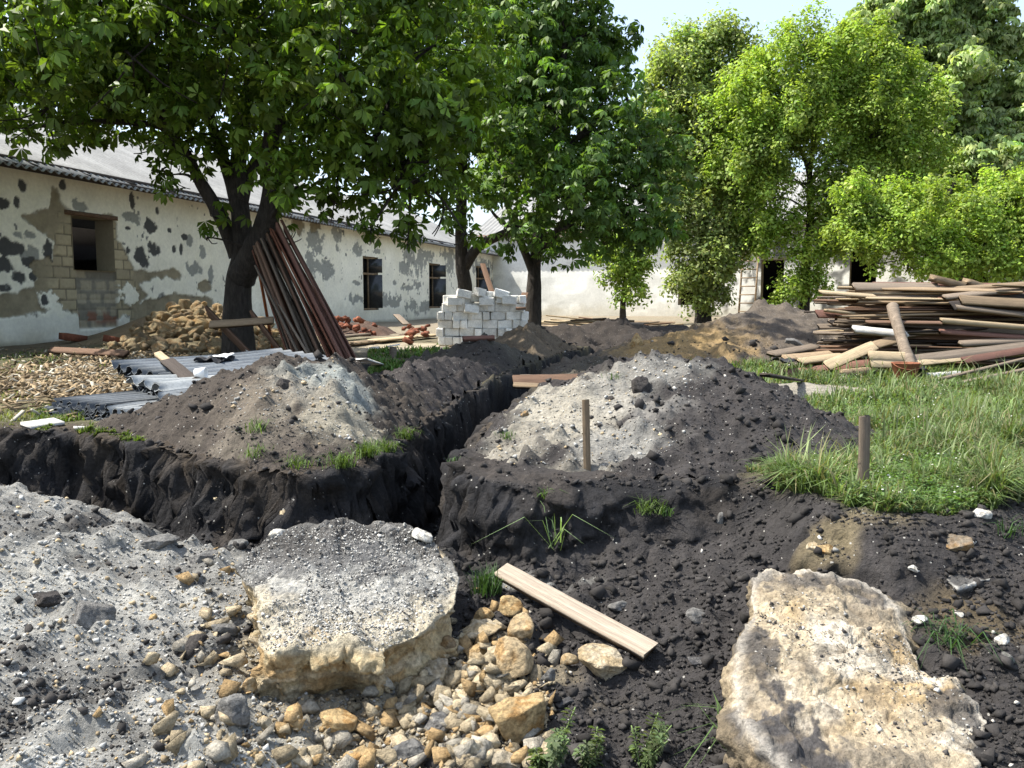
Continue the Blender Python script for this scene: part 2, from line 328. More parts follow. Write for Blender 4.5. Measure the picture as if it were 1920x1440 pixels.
def surf(x, y): return float(lookup(ZA, np.array([x]), np.array([y]))[0])
def cast(px, py, Z=None, y1=45.0):                           # where those view rays first meet the ground: x, y, z, hit
    Z = ZA if Z is None else Z
    px, py = np.atleast_1d(np.asarray(px, float)), np.atleast_1d(np.asarray(py, float))
    dx, dy, dz = ray(px, py); ys = np.geomspace(1.6, y1, 420); out = np.full(len(px), np.nan); prev = None
    for Y in ys:
        k = Y/dy; z = EYE[2]+dz*k; below = (z < lookup(Z, dx*k, np.full(len(px), Y))) & np.isnan(out)
        out[below] = Y
    ok = ~np.isnan(out); Y = np.where(ok, out, 1.0); k = Y/dy
    x = dx*k; return x, Y, np.where(ok, lookup(Z, x, Y), 0), ok
def hit(px, py):
    x, y, z, ok = cast(px, py); return Vector((x[0], y[0], z[0]))

SOIL = (0.037, 0.034, 0.033); GREY = (0.30, 0.298, 0.275); TAN = (0.40, 0.31, 0.18); EARTH = (0.10, 0.078, 0.052); BROWN = (0.052, 0.040, 0.030); DUST = (0.36, 0.31, 0.23); TURF = (0.075, 0.080, 0.036)
def blob(px_, py_, cx, cy, rx, ry, e=0.35, nz=None):         # soft patch, measured in its own frame
    r = np.sqrt(((px_-cx)/rx)**2+((py_-cy)/ry)**2)+(0 if nz is None else nz)
    return sstep(1+e, 1-e, r)
def wpatch(x, y, px, py, rx, ry, nz, z=None):                # patch of another soil round the spot seen there
    h = hit(px, py) if z is None else G(px, py, z)
    return blob(x, y, h.x, h.y, rx, ry, .35, nz)
xr, yr = XX.ravel(), YY.ravel()
da, db, wob = masks(xr, yr); dd = np.minimum(da, db)
n1 = 0.6*fbm(xr*2.2, yr*2.2, 0, 4, 61); n2 = 0.8*fbm(xr*6, yr*6, 0, 4, 63); n3 = fbm(xr*.35, yr*.35, 0, 3, 65)
col = np.tile(np.array(SOIL), (len(xr), 1))
lw = np.clip(sstep(0.28, -0.12, xr+0.36+0.10*(yr-2.4)+n1*.22+n2*.12), 0, 1)*sstep(4.3, 3.95, yr+0.15*(-xr-2))
gr = lw*np.clip(0.66+n2*.8+n1*.9, 0, 1)
col = mixc(col, gr, GREY)
col = mixc(col, wpatch(xr, yr, 800, 1330, .42, .34, n1+n2)*.75, (0.27, 0.225, 0.15))
col = mixc(col, wpatch(xr, yr, 620, 1380, .35, .25, n1+n2)*.55, (0.26, 0.235, 0.18))
col = mixc(col, blob(xr, yr, .08, 3.28, .22, .09, .35, n1+n2)*.6, GREY)

col = mixc(col, wpatch(xr, yr, 1540, 1010, .16, .10, n1*1.5+n2*1.6)*.6, (0.17, 0.135, 0.075))
col = mixc(col, wpatch(xr, yr, 1600, 990, .22, .06, n1+n2)*.6, (0.14, 0.115, 0.07))
col = mixc(col, wpatch(xr, yr, 1840, 1170, .14, .14, n1+n2)*.5, (0.12, 0.09, 0.045))
col = mixc(col, wpatch(xr, yr, 330, 1000, .55, .25, n1)*.8, (0.050, 0.042, 0.030))
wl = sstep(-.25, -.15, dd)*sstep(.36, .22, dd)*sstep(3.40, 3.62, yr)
col = mixc(col, wl, (0.018, 0.0175, 0.0185))  # bank faces darker than the soil: trench shade put into the colour
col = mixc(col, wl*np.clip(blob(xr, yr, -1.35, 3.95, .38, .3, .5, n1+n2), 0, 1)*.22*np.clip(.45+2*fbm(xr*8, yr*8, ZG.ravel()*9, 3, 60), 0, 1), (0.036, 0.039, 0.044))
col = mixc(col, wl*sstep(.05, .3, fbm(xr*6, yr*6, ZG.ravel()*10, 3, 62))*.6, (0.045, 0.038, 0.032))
inn = sstep(0.03, -0.10, dd+n2*.10)
yc = np.tile(np.array(EARTH), (len(xr), 1))
yc = mixc(yc, np.clip(0.5+n3*1.2+n2*.5, 0, 1)*.7, TURF)
yc = mixc(yc, sstep(0.9, 1.3, xr+0.1*n1)*sstep(13, 10, yr), TURF)
yc = mixc(yc, blob(xr, yr, -4.4, 8.3, 1.7, 1.8, .35, n1+n2)*.8, (0.20, 0.15, 0.09))
yc = mixc(yc, blob(xr, yr, -1.6, 14.0, 1.6, 1.1, .4, n1)*.9, DUST)
yc = mixc(yc, sstep(15, 19, yr+n1)*.7, (0.26, 0.22, 0.16))
yc = mixc(yc, blob(xr, yr, -5.6, 15.5, 2.2, 2.2, .35, n1)*.9, (0.16, 0.12, 0.07))
yc = mixc(yc, blob(xr, yr, 2.75, 7.6, .55, .45, .3, n1*.5)*.9, (0.28, 0.25, 0.20))
yc = mixc(yc, sstep(4.7, 4.3, yr)*sstep(1.25, .95, xr+.2*n1)*sstep(-.5, -.3, xr), SOIL)
yc = mixc(yc, sstep(.5, .1, -dd+n2*.3)*sstep(1.25, .8, xr+n2*.2)*.9*np.where(xr > -.3, .35, 1), BROWN)
col = mixc(col, inn, yc*1.0)
col = mixc(col, sstep(4.6, 3.6, xr+9)*0, SOIL)
ny, nx = XX.shape
ii = np.arange(ny*nx).reshape(ny, nx)
quads = np.stack([ii[:-1, :-1], ii[:-1, 1:], ii[1:, 1:], ii[1:, :-1]], -1).reshape(-1, 4)
# the cut banks crumble: push them in and out, more where they are steep
zr = ZG.ravel(); e_ = .02; near_ = (yr < 20) & (yr > 1.5) & (np.abs(xr) < 9)
gxn = np.where(near_, (lookup(ZG, xr+e_, yr)-lookup(ZG, xr-e_, yr))/(2*e_), 0); gyn = np.where(near_, (lookup(ZG, xr, yr+e_)-lookup(ZG, xr, yr-e_))/(2*e_), 0); gm = np.hypot(gxn, gyn)+1e-6; st_ = sstep(.8, 2.2, gm)
crum = st_*(.07*fbm(xr*5, yr*5, zr*9, 4, 67)+.04*(.3-np.abs(fbm(xr*8, yr*8, zr*13, 3, 68)))+.03*fbm(xr*26, yr*26, zr*30, 2, 69))*np.where(yr < 6, 1, .6)
sm_ = st_ > .05; Fc, rc = cells(xr[sm_]*8, yr[sm_]*8, zr[sm_]*10, 331); Fd, rd = cells(xr[sm_]*19, yr[sm_]*19, zr[sm_]*22, 335); crum[sm_] += st_[sm_]*((rc-.5)*.060+(.45-Fc)*.03+(rd-.5)*.026)*np.where(yr[sm_] < 6, 1, .6)
xr2, yr2 = xr-gxn/gm*crum, yr-gyn/gm*crum
lay = fbm(xr*3, yr*3, zr*9, 4, 66); col = np.where((st_ > .2)[:, None] & near_[:, None], col*(1+.55*lay[:, None]), col)
col = mixc(col, st_*near_*(yr < 6)*sstep(.18, .4, fbm(xr*7, yr*7, zr*12, 3, 64))*.3, (0.05, 0.05, 0.054))
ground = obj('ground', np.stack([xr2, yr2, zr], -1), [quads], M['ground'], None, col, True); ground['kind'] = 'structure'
GCOL = col.reshape(ny, nx, 3)

def build_heap(k, name, label, colour):
    b = np.array(HEAPS[k]); x0, x1 = (b[:, 0]-b[:, 2]*1.45).min(), (b[:, 0]+b[:, 2]*1.45).max(); y0, y1 = (b[:, 1]-b[:, 3]*1.45).min(), (b[:, 1]+b[:, 3]*1.45).max()
    st = max(0.016, 0.0034*b[:, 1].mean()*0.95)
    X, Y = np.meshgrid(np.arange(x0, x1, st), np.arange(y0, y1, st)); x, y = X.ravel(), Y.ravel()
    z = heap_z(k, x, y); keep = (z > lookup(ZG, x, y)-0.06).reshape(X.shape)
    i = np.arange(X.size).reshape(X.shape); q = np.stack([i[:-1, :-1], i[:-1, 1:], i[1:, 1:], i[1:, :-1]], -1).reshape(-1, 4)
    kq = (keep[:-1, :-1] & keep[:-1, 1:] & keep[1:, 1:] & keep[1:, :-1]).ravel(); q = q[kq]
    use = np.unique(q); mp = np.full(X.size, -1); mp[use] = np.arange(len(use))
    c = colour(x[use], y[use], z[use])
    o = obj(name, np.stack([x[use], y[use], np.maximum(z, lookup(ZG, x, y)-.12)[use]], -1), [mp[q]], M['heap'], None, c, True)
    tag(o, label, 'soil heap', 'heaps of dug soil along the trench'); return o
def hcol(base, patches):
    def f(x, y, z):
        n1 = 0.45*fbm(x*2.2, y*2.2, 0, 4, 71); n2 = 0.6*fbm(x*9, y*9, 0, 4, 73)
        c = np.tile(np.array(base), (len(x), 1)); c = mixc(c, np.clip(0.3+n1+n2*.8, 0, 1)*.4, np.array(base)*1.7)
        for px, py, rx, ry, k, a in patches:
            h = hit(px, py); m = blob(x, y, h.x, h.y, rx, ry, .35, n1+n2)*a
            c = mixc(c, np.clip(m*(1+n2*.8), 0, 1), k)
        return c
    return f
PALE = (0.275, 0.255, 0.21)
build_heap('L', 'soil_heap', 'dark soil heap with pale gravel crest behind the left trench', hcol((0.048, 0.040, 0.033), [(600, 720, .26, .35, (0.21, 0.225, 0.21), .95), (640, 775, .26, .28, (0.24, 0.22, 0.17), .85), (520, 740, .3, .25, (0.20, 0.17, 0.13), .6), (450, 830, .35, .2, (0.16, 0.14, 0.11), .4)]))
build_heap('L2', 'soil_heap', 'low dark soil heap right behind the gravel-crested left heap', hcol((0.034, 0.030, 0.029), []))
build_heap('R', 'soil_heap', 'big black soil heap streaked with cream gravel, a stake in front', hcol((0.034, 0.031, 0.030), [(1120, 730, .26, .40, PALE, .95), (1030, 790, .30, .35, PALE, .95), (950, 850, .22, .2, PALE, .8), (1060, 880, .20, .1, PALE, .5), (1170, 850, .26, .14, (0.24, 0.235, 0.215), .7), (1200, 705, .35, .3, (0.17, 0.165, 0.15), .8), (1230, 760, .2, .15, (0.25, 0.24, 0.22), .5)]))
build_heap('B1', 'soil_heap', 'grey-brown soil heap in front of the white block stack', hcol((0.062, 0.055, 0.043), [(900, 665, .5, .5, (0.035, 0.03, 0.028), .7)]))
build_heap('B2', 'soil_heap', 'brown soil heap with a sunlit crest right of the white blocks', hcol((0.11, 0.085, 0.058), [(1120, 670, .6, .5, (0.14, 0.10, 0.065), .8)]))
build_heap('B3', 'soil_heap', 'dark soil bank below the pale laths near the far wall', hcol((0.036, 0.030, 0.026), []))
build_heap('BR', 'soil_heap', 'wide brown soil heap with sandy left foot, before the ladder', hcol((0.085, 0.070, 0.055), [(1280, 645, .8, .9, (0.24, 0.165, 0.075), .95), (1340, 680, .8, .5, (0.20, 0.155, 0.095), .9), (1400, 600, .6, .6, (0.075, 0.062, 0.05), .6)]))

# ------------------------------------------------------------------ loose gravel and clods (uncountable)
CUB_V = np.array([(a, b, c) for a in (-1, 1) for b in (-1, 1) for c in (-1, 1)])*.66
CUB_F = np.array([t for a, b, c, d in ((0, 1, 3, 2), (4, 6, 7, 5), (0, 4, 5, 1), (2, 3, 7, 6), (0, 2, 6, 4), (1, 5, 7, 3)) for t in ((a, b, c), (a, c, d))])
def rotm(n):
    q = RNG.normal(size=(n, 4)); q /= np.linalg.norm(q, axis=1)[:, None]; w, x, y, z = q.T
    return np.stack([np.stack([1-2*(y*y+z*z), 2*(x*y-z*w), 2*(x*z+y*w)], -1), np.stack([2*(x*y+z*w), 1-2*(x*x+z*z), 2*(y*z-x*w)], -1), np.stack([2*(x*z-y*w), 2*(y*z+x*w), 1-2*(x*x+y*y)], -1)], 1)
def pebbles(name, x, y, z, size, colr, sink=0.25, label=None):
    n = len(x); v = CUB_V[None]*(1+RNG.uniform(-.45, .35, (n, 8, 1)))*RNG.uniform(.5, 1.15, (n, 1, 3))+RNG.normal(0, .10, (n, 8, 3))
    v = np.einsum('nij,nkj->nki', rotm(n), v); v[:, :, 2] *= .8
    v = v*size[:, None, None]+np.stack([x, y, z+size*sink], -1)[:, None, :]
    f = (CUB_F[None]+8*np.arange(n)[:, None, None]).reshape(-1, 3)
    o = obj(name, v.reshape(-1, 3), [f], M['pebble'], None, np.repeat(colr, 8, 0)); o['kind'] = 'stuff'
    return o
N = 260000
px = RNG.uniform(-420, 2340, N); py = RNG.uniform(640, 1530, N)
x, y, z, ok = cast(px, py, None, 18.0); x, y, z, px, py = (a[ok] for a in (x, y, z, px, py))
slope = np.hypot(lookup(ZA, x+.03, y)-lookup(ZA, x-.03, y), lookup(ZA, x, y+.03)-lookup(ZA, x, y-.03))/.06
ok = slope < RNG.uniform(.7, 1.3, len(x)); x, y, z, px, py = (a[ok] for a in (x, y, z, px, py))
tmp = fbm(x*5, y*5, 0, 3, 81)
# what colour the ground has there decides how gravelly it is
i = np.clip(np.searchsorted(GX, x), 0, nx-1); j = np.clip(np.searchsorted(GY, y), 0, ny-1)
pale = GCOL[j, i].mean(1); onheap = lookup(ZA, x, y) > lookup(ZG, x, y)+.01
hp = np.zeros(len(x))
for (cx_, cy_, rx_, ry_) in ((1120, 730, .28, .42), (1030, 790, .32, .37), (950, 850, .24, .22), (1060, 885, .24, .12), (1170, 850, .28, .16), (1200, 705, .4, .32), (600, 720, .28, .38), (640, 775, .28, .30), (520, 740, .3, .3)):
    h = hit(cx_, cy_); hp = np.maximum(hp, blob(x, y, h.x, h.y, rx_, ry_, .4, tmp*.5))
grav = np.where(onheap, hp, np.clip((pale-.05)/.2, 0, 1)*(y < 4.6))
inside = np.minimum(sdf(x, y, YARD_LEFT), sdf(x, y, YARD_RIGHT)) < -.05
turf = inside & ~onheap
keep = RNG.random(len(x)) < np.where(turf, 0.12, np.where(onheap, .2, .35)*(1-grav)+grav)
x, y, z, grav, turf, onheap = (a[keep] for a in (x, y, z, grav, turf, onheap))
size = 0.0024*RNG.pareto(2.6, len(x))+0.0014; size = np.minimum(size, 0.016)*(0.72+0.11*np.maximum(y, 2.0))
u = RNG.random((len(x), 1)); br = RNG.uniform(.55, 1.25, (len(x), 1))
tanm = np.clip(np.exp(-((x-(-.15))/.45)**2-((y-2.55)/.45)**2)*1.4, 0, 1)[:, None]
cg = np.where(u < .22+.6*tanm, np.array([[0.36, 0.285, 0.18]]), np.array([[0.36, 0.357, 0.335]]))*br
cd = np.where(u < .95, np.array([[0.036, 0.033, 0.031]]), np.array([[0.40, 0.38, 0.34]]))*br
colr = np.where((RNG.random(len(x)) < np.clip(grav*1.25, 0, .97))[:, None], cg, cd)
colr = np.where((turf & (y > 5))[:, None], np.array([[0.30, 0.25, 0.17]])*br, colr)
size = np.where(grav > .3, size*.72, size); clod = (colr.mean(1) < .1) & ~turf; size = np.where(clod, size*RNG.uniform(1.0, 2.3, len(size)), size)
size = np.where((colr.mean(1) > .2) & (grav < .2), size*.7, size)
pebbles('gravel', x, y, z, size, colr)

# bigger clods of soil on the banks and heaps
N = 9000; x, y, z, ok = cast(RNG.uniform(-300, 2250, N), RNG.uniform(660, 1500, N), None, 14); x, y, z = x[ok], y[ok], z[ok]
ins_ = (np.minimum(sdf(x, y, YARD_LEFT), sdf(x, y, YARD_RIGHT)) < -.05) & ~(lookup(ZA, x, y) > lookup(ZG, x, y)+.01); k = ~ins_ & (fbm(x*2.5, y*2.5, 0, 3, 83) > -.05) & (RNG.random(len(x)) < .42); x, y, z = x[k], y[k], z[k]; n = len(x)
i = np.clip(np.searchsorted(GX, x), 0, nx-1); j = np.clip(np.searchsorted(GY, y), 0, ny-1); base_ = np.where((GCOL[j, i].mean(1) > .12)[:, None], np.array([[0.15, 0.148, 0.138]]), np.array([[0.038, 0.035, 0.033]]))*RNG.uniform(.7, 1.35, (n, 1))
csz = np.minimum(.0042*RNG.pareto(2.5, n)+.005, .024)*(.7+.06*y); CLOD = (x, y, z, csz, base_)
# ------------------------------------------------------------------ buildings
class Wall:
    def __init__(s, O, d):
        s.O = np.array(O, float); s.d = np.array(d, float)/np.hypot(*d); s.n = np.array([s.d[1], -s.d[0]])   # n looks at the yard
    def sh(s, px, py):                                       # along / height of the wall point seen there
        dx, dy, dz = ray(px, py); k = (s.n @ s.O)/(s.n[0]*dx+s.n[1]*dy)
        return float(s.d @ (np.array([dx*k, dy*k])-s.O)), float(EYE[2]+dz*k)
    def w(s, a, h, out=0.0): q = s.O+s.d*a+s.n*out; return (q[0], q[1], h)
    def wa(s, a, h, out): q = s.O[None]+s.d[None]*a[:, None]+s.n[None]*out[:, None]; return np.stack([q[:, 0], q[:, 1], h], -1)
def inpoly(x, y, poly): return sdf(x, y, poly)
def lines(edges, steps):
    r = [edges[0]]
    for a, b, st in zip(edges[:-1], edges[1:], steps):
        k = max(1, int(round((b-a)/st))); r += [a+(b-a)*i/k for i in range(1, k+1)]
    return np.array(r)
def wall_mesh(name, WL, S, Hh, openings, paint, thick, parent, mat):
    X, Y = np.meshgrid(S, Hh); s, h = X.ravel(), Y.ravel(); c, out = paint(s, h)
    n = len(s); i = np.arange(n).reshape(X.shape)
    q = np.stack([i[:-1, :-1], i[:-1, 1:], i[1:, 1:], i[1:, :-1]], -1)
    sm, hm = (S[:-1]+S[1:])/2, (Hh[:-1]+Hh[1:])/2; keep = np.ones((len(hm), len(sm)), bool)
    for s0, s1, h0, h1 in openings: keep &= ~((sm[None] > s0) & (sm[None] < s1) & (hm[:, None] > h0) & (hm[:, None] < h1))
    F = [q[keep]]; V = [WL.wa(s, h, out)]; CC = [c]; b = n
    def quad(pts, cc):
        nonlocal b
        V.append(np.array(pts)); CC.append(np.tile(np.array(cc), (4, 1))); F.append(np.array([[b, b+1, b+2, b+3]])); b += 4
    for s0, s1, h0, h1 in openings:
        r = (0.30, 0.26, 0.19); w = WL.w; o = -0.004
        quad([w(s0, h0, o), w(s0, h1, o), w(s0, h1, -thick), w(s0, h0, -thick)], r); quad([w(s1, h0, -thick), w(s1, h1, -thick), w(s1, h1, o), w(s1, h0, o)], r)
        quad([w(s0, h0, o), w(s0, h0, -thick), w(s1, h0, -thick), w(s1, h0, o)], r); quad([w(s0, h1, -thick), w(s0, h1, o), w(s1, h1, o), w(s1, h1, -thick)], r)
    bs = np.array([S[0]]+[v for o in openings for v in o[:2]]+[S[-1]]); bs = np.unique(bs)
    for a, e in zip(bs[:-1], bs[1:]):
        hs = np.unique([Hh[0], Hh[-1]]+[v for o in openings if o[0] < (a+e)/2 < o[1] for v in o[2:]])
        for g, t in zip(hs[:-1], hs[1:]):
            if not any(o[0] < (a+e)/2 < o[1] and o[2] < (g+t)/2 < o[3] for o in openings):
                quad([WL.w(a, g, -thick), WL.w(a, t, -thick), WL.w(e, t, -thick), WL.w(e, g, -thick)], (0.2, 0.18, 0.15))
    return obj(name, np.concatenate(V), F, mat, parent, np.concatenate(CC))
def roof_mesh(name, WL, s0, s1, eave, run, rise, over, parent, step, pitch, amp):
    S = np.arange(s0, s1, step); R = np.linspace(0, 1, 9); X, Y = np.meshgrid(S, R); s, r = X.ravel(), Y.ravel()
    out = over-(run+over)*r; lip = 0.015*np.floor(r*4-1e-6)*0
    h = eave-over*rise/run+(rise+over*rise/run)*r+amp*np.sin(s*2*math.pi/pitch)+lip+0.03*noise(s*.7, r*3, 0, 7)
    i = np.arange(len(s)).reshape(X.shape); q = np.stack([i[:-1, :-1], i[:-1, 1:], i[1:, 1:], i[1:, :-1]], -1).reshape(-1, 4)
    v = WL.wa(s, h, out); v2 = v.copy(); v2[:, 2] -= 0.012
    e = np.concatenate([np.stack([i[0, :-1], i[0, 1:], i[0, 1:]+len(s), i[0, :-1]+len(s)], -1)])
    return obj(name, np.concatenate([v, v2]), [q, q[:, ::-1]+len(s), e[:, ::-1]], M['roof'], parent, None, True)

# ---- long plastered building on the left
_o = G(0, 652); WL = Wall((_o.x, _o.y), (0.256, 1.0))
left_b = empty('plastered_building'); tag(left_b, 'long abandoned white plastered building with peeling walls beside the big tree', 'building')
_px = lambda L: [WL.sh(a, b) for a, b in L]
BARE = _px([(98, 352), (108, 360), (112, 376), (135, 396), (158, 404), (210, 404), (219, 420), (220, 450), (236, 466), (244, 490), (252, 506), (290, 510), (328, 502), (341, 515), (338, 526), (300, 520), (278, 526), (262, 535), (276, 552),
            (262, 568), (300, 560), (330, 550), (400, 560), (400, 640), (245, 640), (245, 592), (232, 588), (222, 597), (165, 600), (148, 592), (133, 586), (112, 575), (85, 585), (62, 592), (0, 598), (-120, 605), (-120, 570), (0, 556), (35, 546), (66, 540), (72, 522), (60, 498), (72, 487), (96, 478), (101, 455), (85, 440), (55, 418), (38, 404), (62, 398), (92, 390)])
KEEPW = [(88, 562, 17, 17), (100, 575, 14, 10), (236, 545, 12, 14), (242, 560, 14, 12), (98, 480, 4, 10)]
DARK = [(42, 348, 9, 13), (118, 347, 6, 9), (5, 385, 14, 13), (32, 380, 7, 12), (248, 380, 6, 15), (284, 423, 12, 12), (18, 463, 22, 18), (38, 467, 8, 9), (8, 497, 20, 15), (55, 492, 12, 9), (62, 518, 8, 7), (92, 470, 12, 24), (36, 520, 15, 12), (65, 518, 7, 7),
        (262, 478, 10, 14), (272, 490, 12, 14), (288, 470, 12, 14), (240, 470, 6, 8), (340, 466, 3, 10), (326, 467, 3, 6), (84, 562, 7, 10), (295, 395, 3, 6), (318, 432, 4, 5), (240, 428, 6, 4), (-40, 470, 20, 20), (-60, 390, 12, 16), (10, 540, 14, 6), (346, 445, 5, 6)]
GREYP = [(150, 385, 14, 10), (30, 440, 8, 7), (55, 440, 9, 6), (245, 405, 14, 8), (252, 412, 8, 10), (365, 502, 16, 14), (380, 475, 5, 10), (395, 515, 4, 14), (355, 450, 5, 8), (60, 480, 20, 12), (590, 452, 14, 34), (582, 490, 7, 28), (604, 500, 16, 16), (615, 512, 9, 14), (632, 442, 8, 18), (633, 465, 4, 12),
         (668, 466, 8, 12), (677, 468, 5, 8), (706, 472, 6, 5), (768, 478, 12, 30), (757, 500, 10, 12), (790, 490, 10, 25), (800, 480, 16, 10), (845, 490, 8, 30), (838, 478, 10, 10), (785, 535, 8, 8), (765, 540, 10, 6), (668, 560, 14, 8), (722, 562, 10, 12), (738, 566, 14, 12), (775, 575, 14, 12), (795, 575, 12, 12), (740, 530, 5, 4), (668, 530, 10, 4),
         (905, 500, 20, 14), (935, 540, 20, 20), (950, 510, 12, 20), (960, 555, 12, 14), (930, 565, 10, 10), (265, 590, 26, 14), (305, 565, 8, 18), (250, 600, 14, 12)]
TANP = [(383, 538, 12, 11), (558, 418, 14, 24), (590, 417, 12, 20), (33, 570, 20, 10)]
W0 = (*[WL.sh(137, 455)[0], WL.sh(214, 455)[0]], WL.sh(170, 507)[1], WL.sh(170, 408)[1])
def wopen(x0, x1, y0, y1): a, b = WL.sh(x0, y1), WL.sh(x1, y1); return (a[0], b[0], a[1], WL.sh(x0, y0)[1])
W1 = wopen(682, 710, 480, 582); W2 = wopen(805, 826, 493, 578); W3 = wopen(893, 908, 498, 572)
WM1 = (-5.0, -4.0, W0[2]-.1, W0[3])
INF = (W0[0]+.05, W0[1]+.03, 0.35, W0[2])
def smears(s, h, L, nz, e=0.25):
    m = np.zeros(len(s))
    for px_, py_, rx, ry in L:
        a, b = WL.sh(px_, py_); a1 = WL.sh(px_+rx, py_)[0]-a; b1 = WL.sh(px_, py_-ry)[1]-b
        r = np.sqrt(((s-a)/max(a1, .02)/.85)**2+((h-b)/b1/.9)**2)+nz*1.5; m = np.maximum(m, sstep(1+e, 1-e*.2, r))
    return m
def paint_left(s, h):
    nz = 0.8*fbm(s*5, h*5, 0, 4, 91)+0.35*fbm(s*16, h*16, 0, 3, 92)
    c = np.tile(np.array((0.86, 0.845, 0.74)), (len(s), 1)); c = mixc(c, np.clip(0.3+fbm(s*1.2, h*.5, 0, 3, 93), 0, 1)*.5, (0.75, 0.73, 0.60))
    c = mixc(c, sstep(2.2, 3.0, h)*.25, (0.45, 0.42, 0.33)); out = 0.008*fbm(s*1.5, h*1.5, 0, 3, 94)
    gp = smears(s, h, GREYP, nz); c = mixc(c, gp, (0.30, 0.31, 0.29)); dk = smears(s, h, DARK, nz*.7); c = mixc(c, dk, (0.075, 0.077, 0.078))
    fl = sstep(.50, .56, fbm(s*9, h*6, 0, 3, 95))*sstep(.0, .25, fbm(s*1.1, h*1.1, 0, 2, 96)+.12); c = mixc(c, fl, (0.16, 0.165, 0.16))
    bare = sstep(0.03, -0.03, sdf(s, h, BARE)+nz*.09)*(1-smears(s, h, KEEPW, nz)); bare = np.maximum(bare, smears(s, h, TANP, nz*.6))
    # stone courses of the bare part
    ch = 0.195; row = np.floor(h/ch); u = s/0.40+0.5*(row % 2)+0.18*np.sin(row*5.1); jx = np.minimum(u % 1, 1-u % 1)*0.40; jy = np.minimum(h % ch, ch-h % ch)
    joint = np.maximum(sstep(.018, .006, jx+nz*.006), sstep(.018, .006, jy+nz*.006))
    nearw = sstep(1.05, .75, np.sqrt(((s-(W0[0]+W0[1])/2)/1.25)**2+((h-1.2)/1.45)**2)+nz*.35)*(h < W0[3]+.12)
    rnd = _h(np.floor(u).astype(np.int64), row.astype(np.int64), np.zeros(len(s), np.int64), 3)
    stone = np.array((0.40, 0.345, 0.235))[None]*(0.82+0.32*rnd[:, None]); mort = np.array((0.235, 0.205, 0.15))
    bc = np.tile(np.array((0.27, 0.235, 0.165)), (len(s), 1))*(1+nz[:, None]*.35); bc = bc*(1-nearw[:, None])+(stone*(1-joint[:, None])+mort*.62*joint[:, None])*nearw[:, None]
    inf = (s > INF[0]) & (s < INF[1]) & (h < INF[3]) & (h > INF[2]-.1)
    chb = 0.24; r2 = np.floor((h+.04)/chb); u2 = s/.38+.4*(r2 % 2); sx = np.abs(u2 % 1-.5); sy = np.abs(((h+.04)/chb) % 1-.5); st = sstep(.42, .30, sx+nz*.12)*sstep(.42, .28, sy+nz*.12)*(fbm(u2.astype(int)*3.3, r2*2.2, 0, 1, 8) > -.3)
    ic = np.array((0.215, 0.20, 0.165))[None]*(1+nz[:, None]*.3)*(1-st[:, None])+np.array((0.36, 0.32, 0.24))[None]*st[:, None]
    redm = sstep(.62, .48, h+nz*.1)*sstep(.25, .4, h)*sstep(-.1, .2, fbm(s*5, h*12, 0, 2, 99)); ic = mixc(ic, redm*.8, (0.26, 0.11, 0.07))
    bc = np.where(inf[:, None], ic, bc); bare = np.maximum(bare, inf*1.0)
    k = bare[:, None]; edge = np.clip(4*bare*(1-bare), 0, 1)[:, None]
    c = c*(1-k)+bc*k; c = c*(1-.35*edge)
    out = out-0.022*bare-0.012*joint*nearw*bare-.008*np.maximum(gp, dk)-0.05*(inf*(s > INF[0]+.02))
    lime = sstep(0.03, -0.03, h-(0.50+.12*nz-.1*sstep(2, 4, s)))*(s < WL.sh(245, 600)[0])*(1-bare); c = mixc(c, lime, (0.78, 0.77, 0.69))
    c = mixc(c, lime*np.clip(.1+fbm(s*1.3, h*2, 0, 3, 97), 0, 1)*sstep(.4, .05, h), (0.38, 0.31, 0.16))
    c = mixc(c, sstep(.12, 0, h+.03*nz)*.6, (0.16, 0.14, 0.09)); c = mixc(c, sstep(.9, .2, h+nz*.4)*(s > 8)*.35, (0.33, 0.32, 0.27))
    return c, out
hh = lines([-0.3, INF[2], W0[2], W1[2] if W1[2] > W0[2] else W0[2]+.05, W0[3], 3.12], [.04, .022, .022, .022, .022]); hh = np.unique(np.concatenate([hh, [W1[2], W1[3], W2[2], W2[3], W3[2], W3[3]]]))
_e = [-12, WM1[0], WM1[1], -1.5, W0[0], W0[1], 6.5, W1[0], W1[1], W2[0], W2[1], W3[0], W3[1], 30.0]
ss = lines(_e, [.4, .3, .1, .022, .022, .022, .04, .04, .05, .05, .06, .06, .08]); ss = np.unique(np.concatenate([ss]))
wall_mesh('wall', WL, ss, hh, [W0, W1, W2, W3], paint_left, 0.42, left_b, M['plaster'])
roof_mesh('roof', WL, -12.3, 30.6, 3.12, 4.6, 2.15, 0.42, left_b, 0.028, 0.175, 0.026)
mb = MB()                                                     # end wall, rear wall, rear roof slope, floor of the rooms
q = lambda a, h, o: Vector(WL.w(a, h, o))
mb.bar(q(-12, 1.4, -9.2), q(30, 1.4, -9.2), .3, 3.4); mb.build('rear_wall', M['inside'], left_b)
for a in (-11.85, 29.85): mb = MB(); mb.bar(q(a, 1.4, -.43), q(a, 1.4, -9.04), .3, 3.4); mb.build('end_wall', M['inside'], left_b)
n0 = len(MB().v); v = [q(-12.3, 5.22, -4.6), q(30.6, 5.22, -4.6), q(30.6, 2.9, -9.6), q(-12.3, 2.9, -9.6), q(-12.3, 5.2, -4.6), q(30.6, 5.2, -4.6), q(30.6, 2.88, -9.6), q(-12.3, 2.88, -9.6)]
obj('rear_roof', [tuple(p) for p in v], [(0, 1, 2, 3), (7, 6, 5, 4), (0, 4, 5, 1), (1, 5, 6, 2), (2, 6, 7, 3), (3, 7, 4, 0)], M['roof'], left_b)
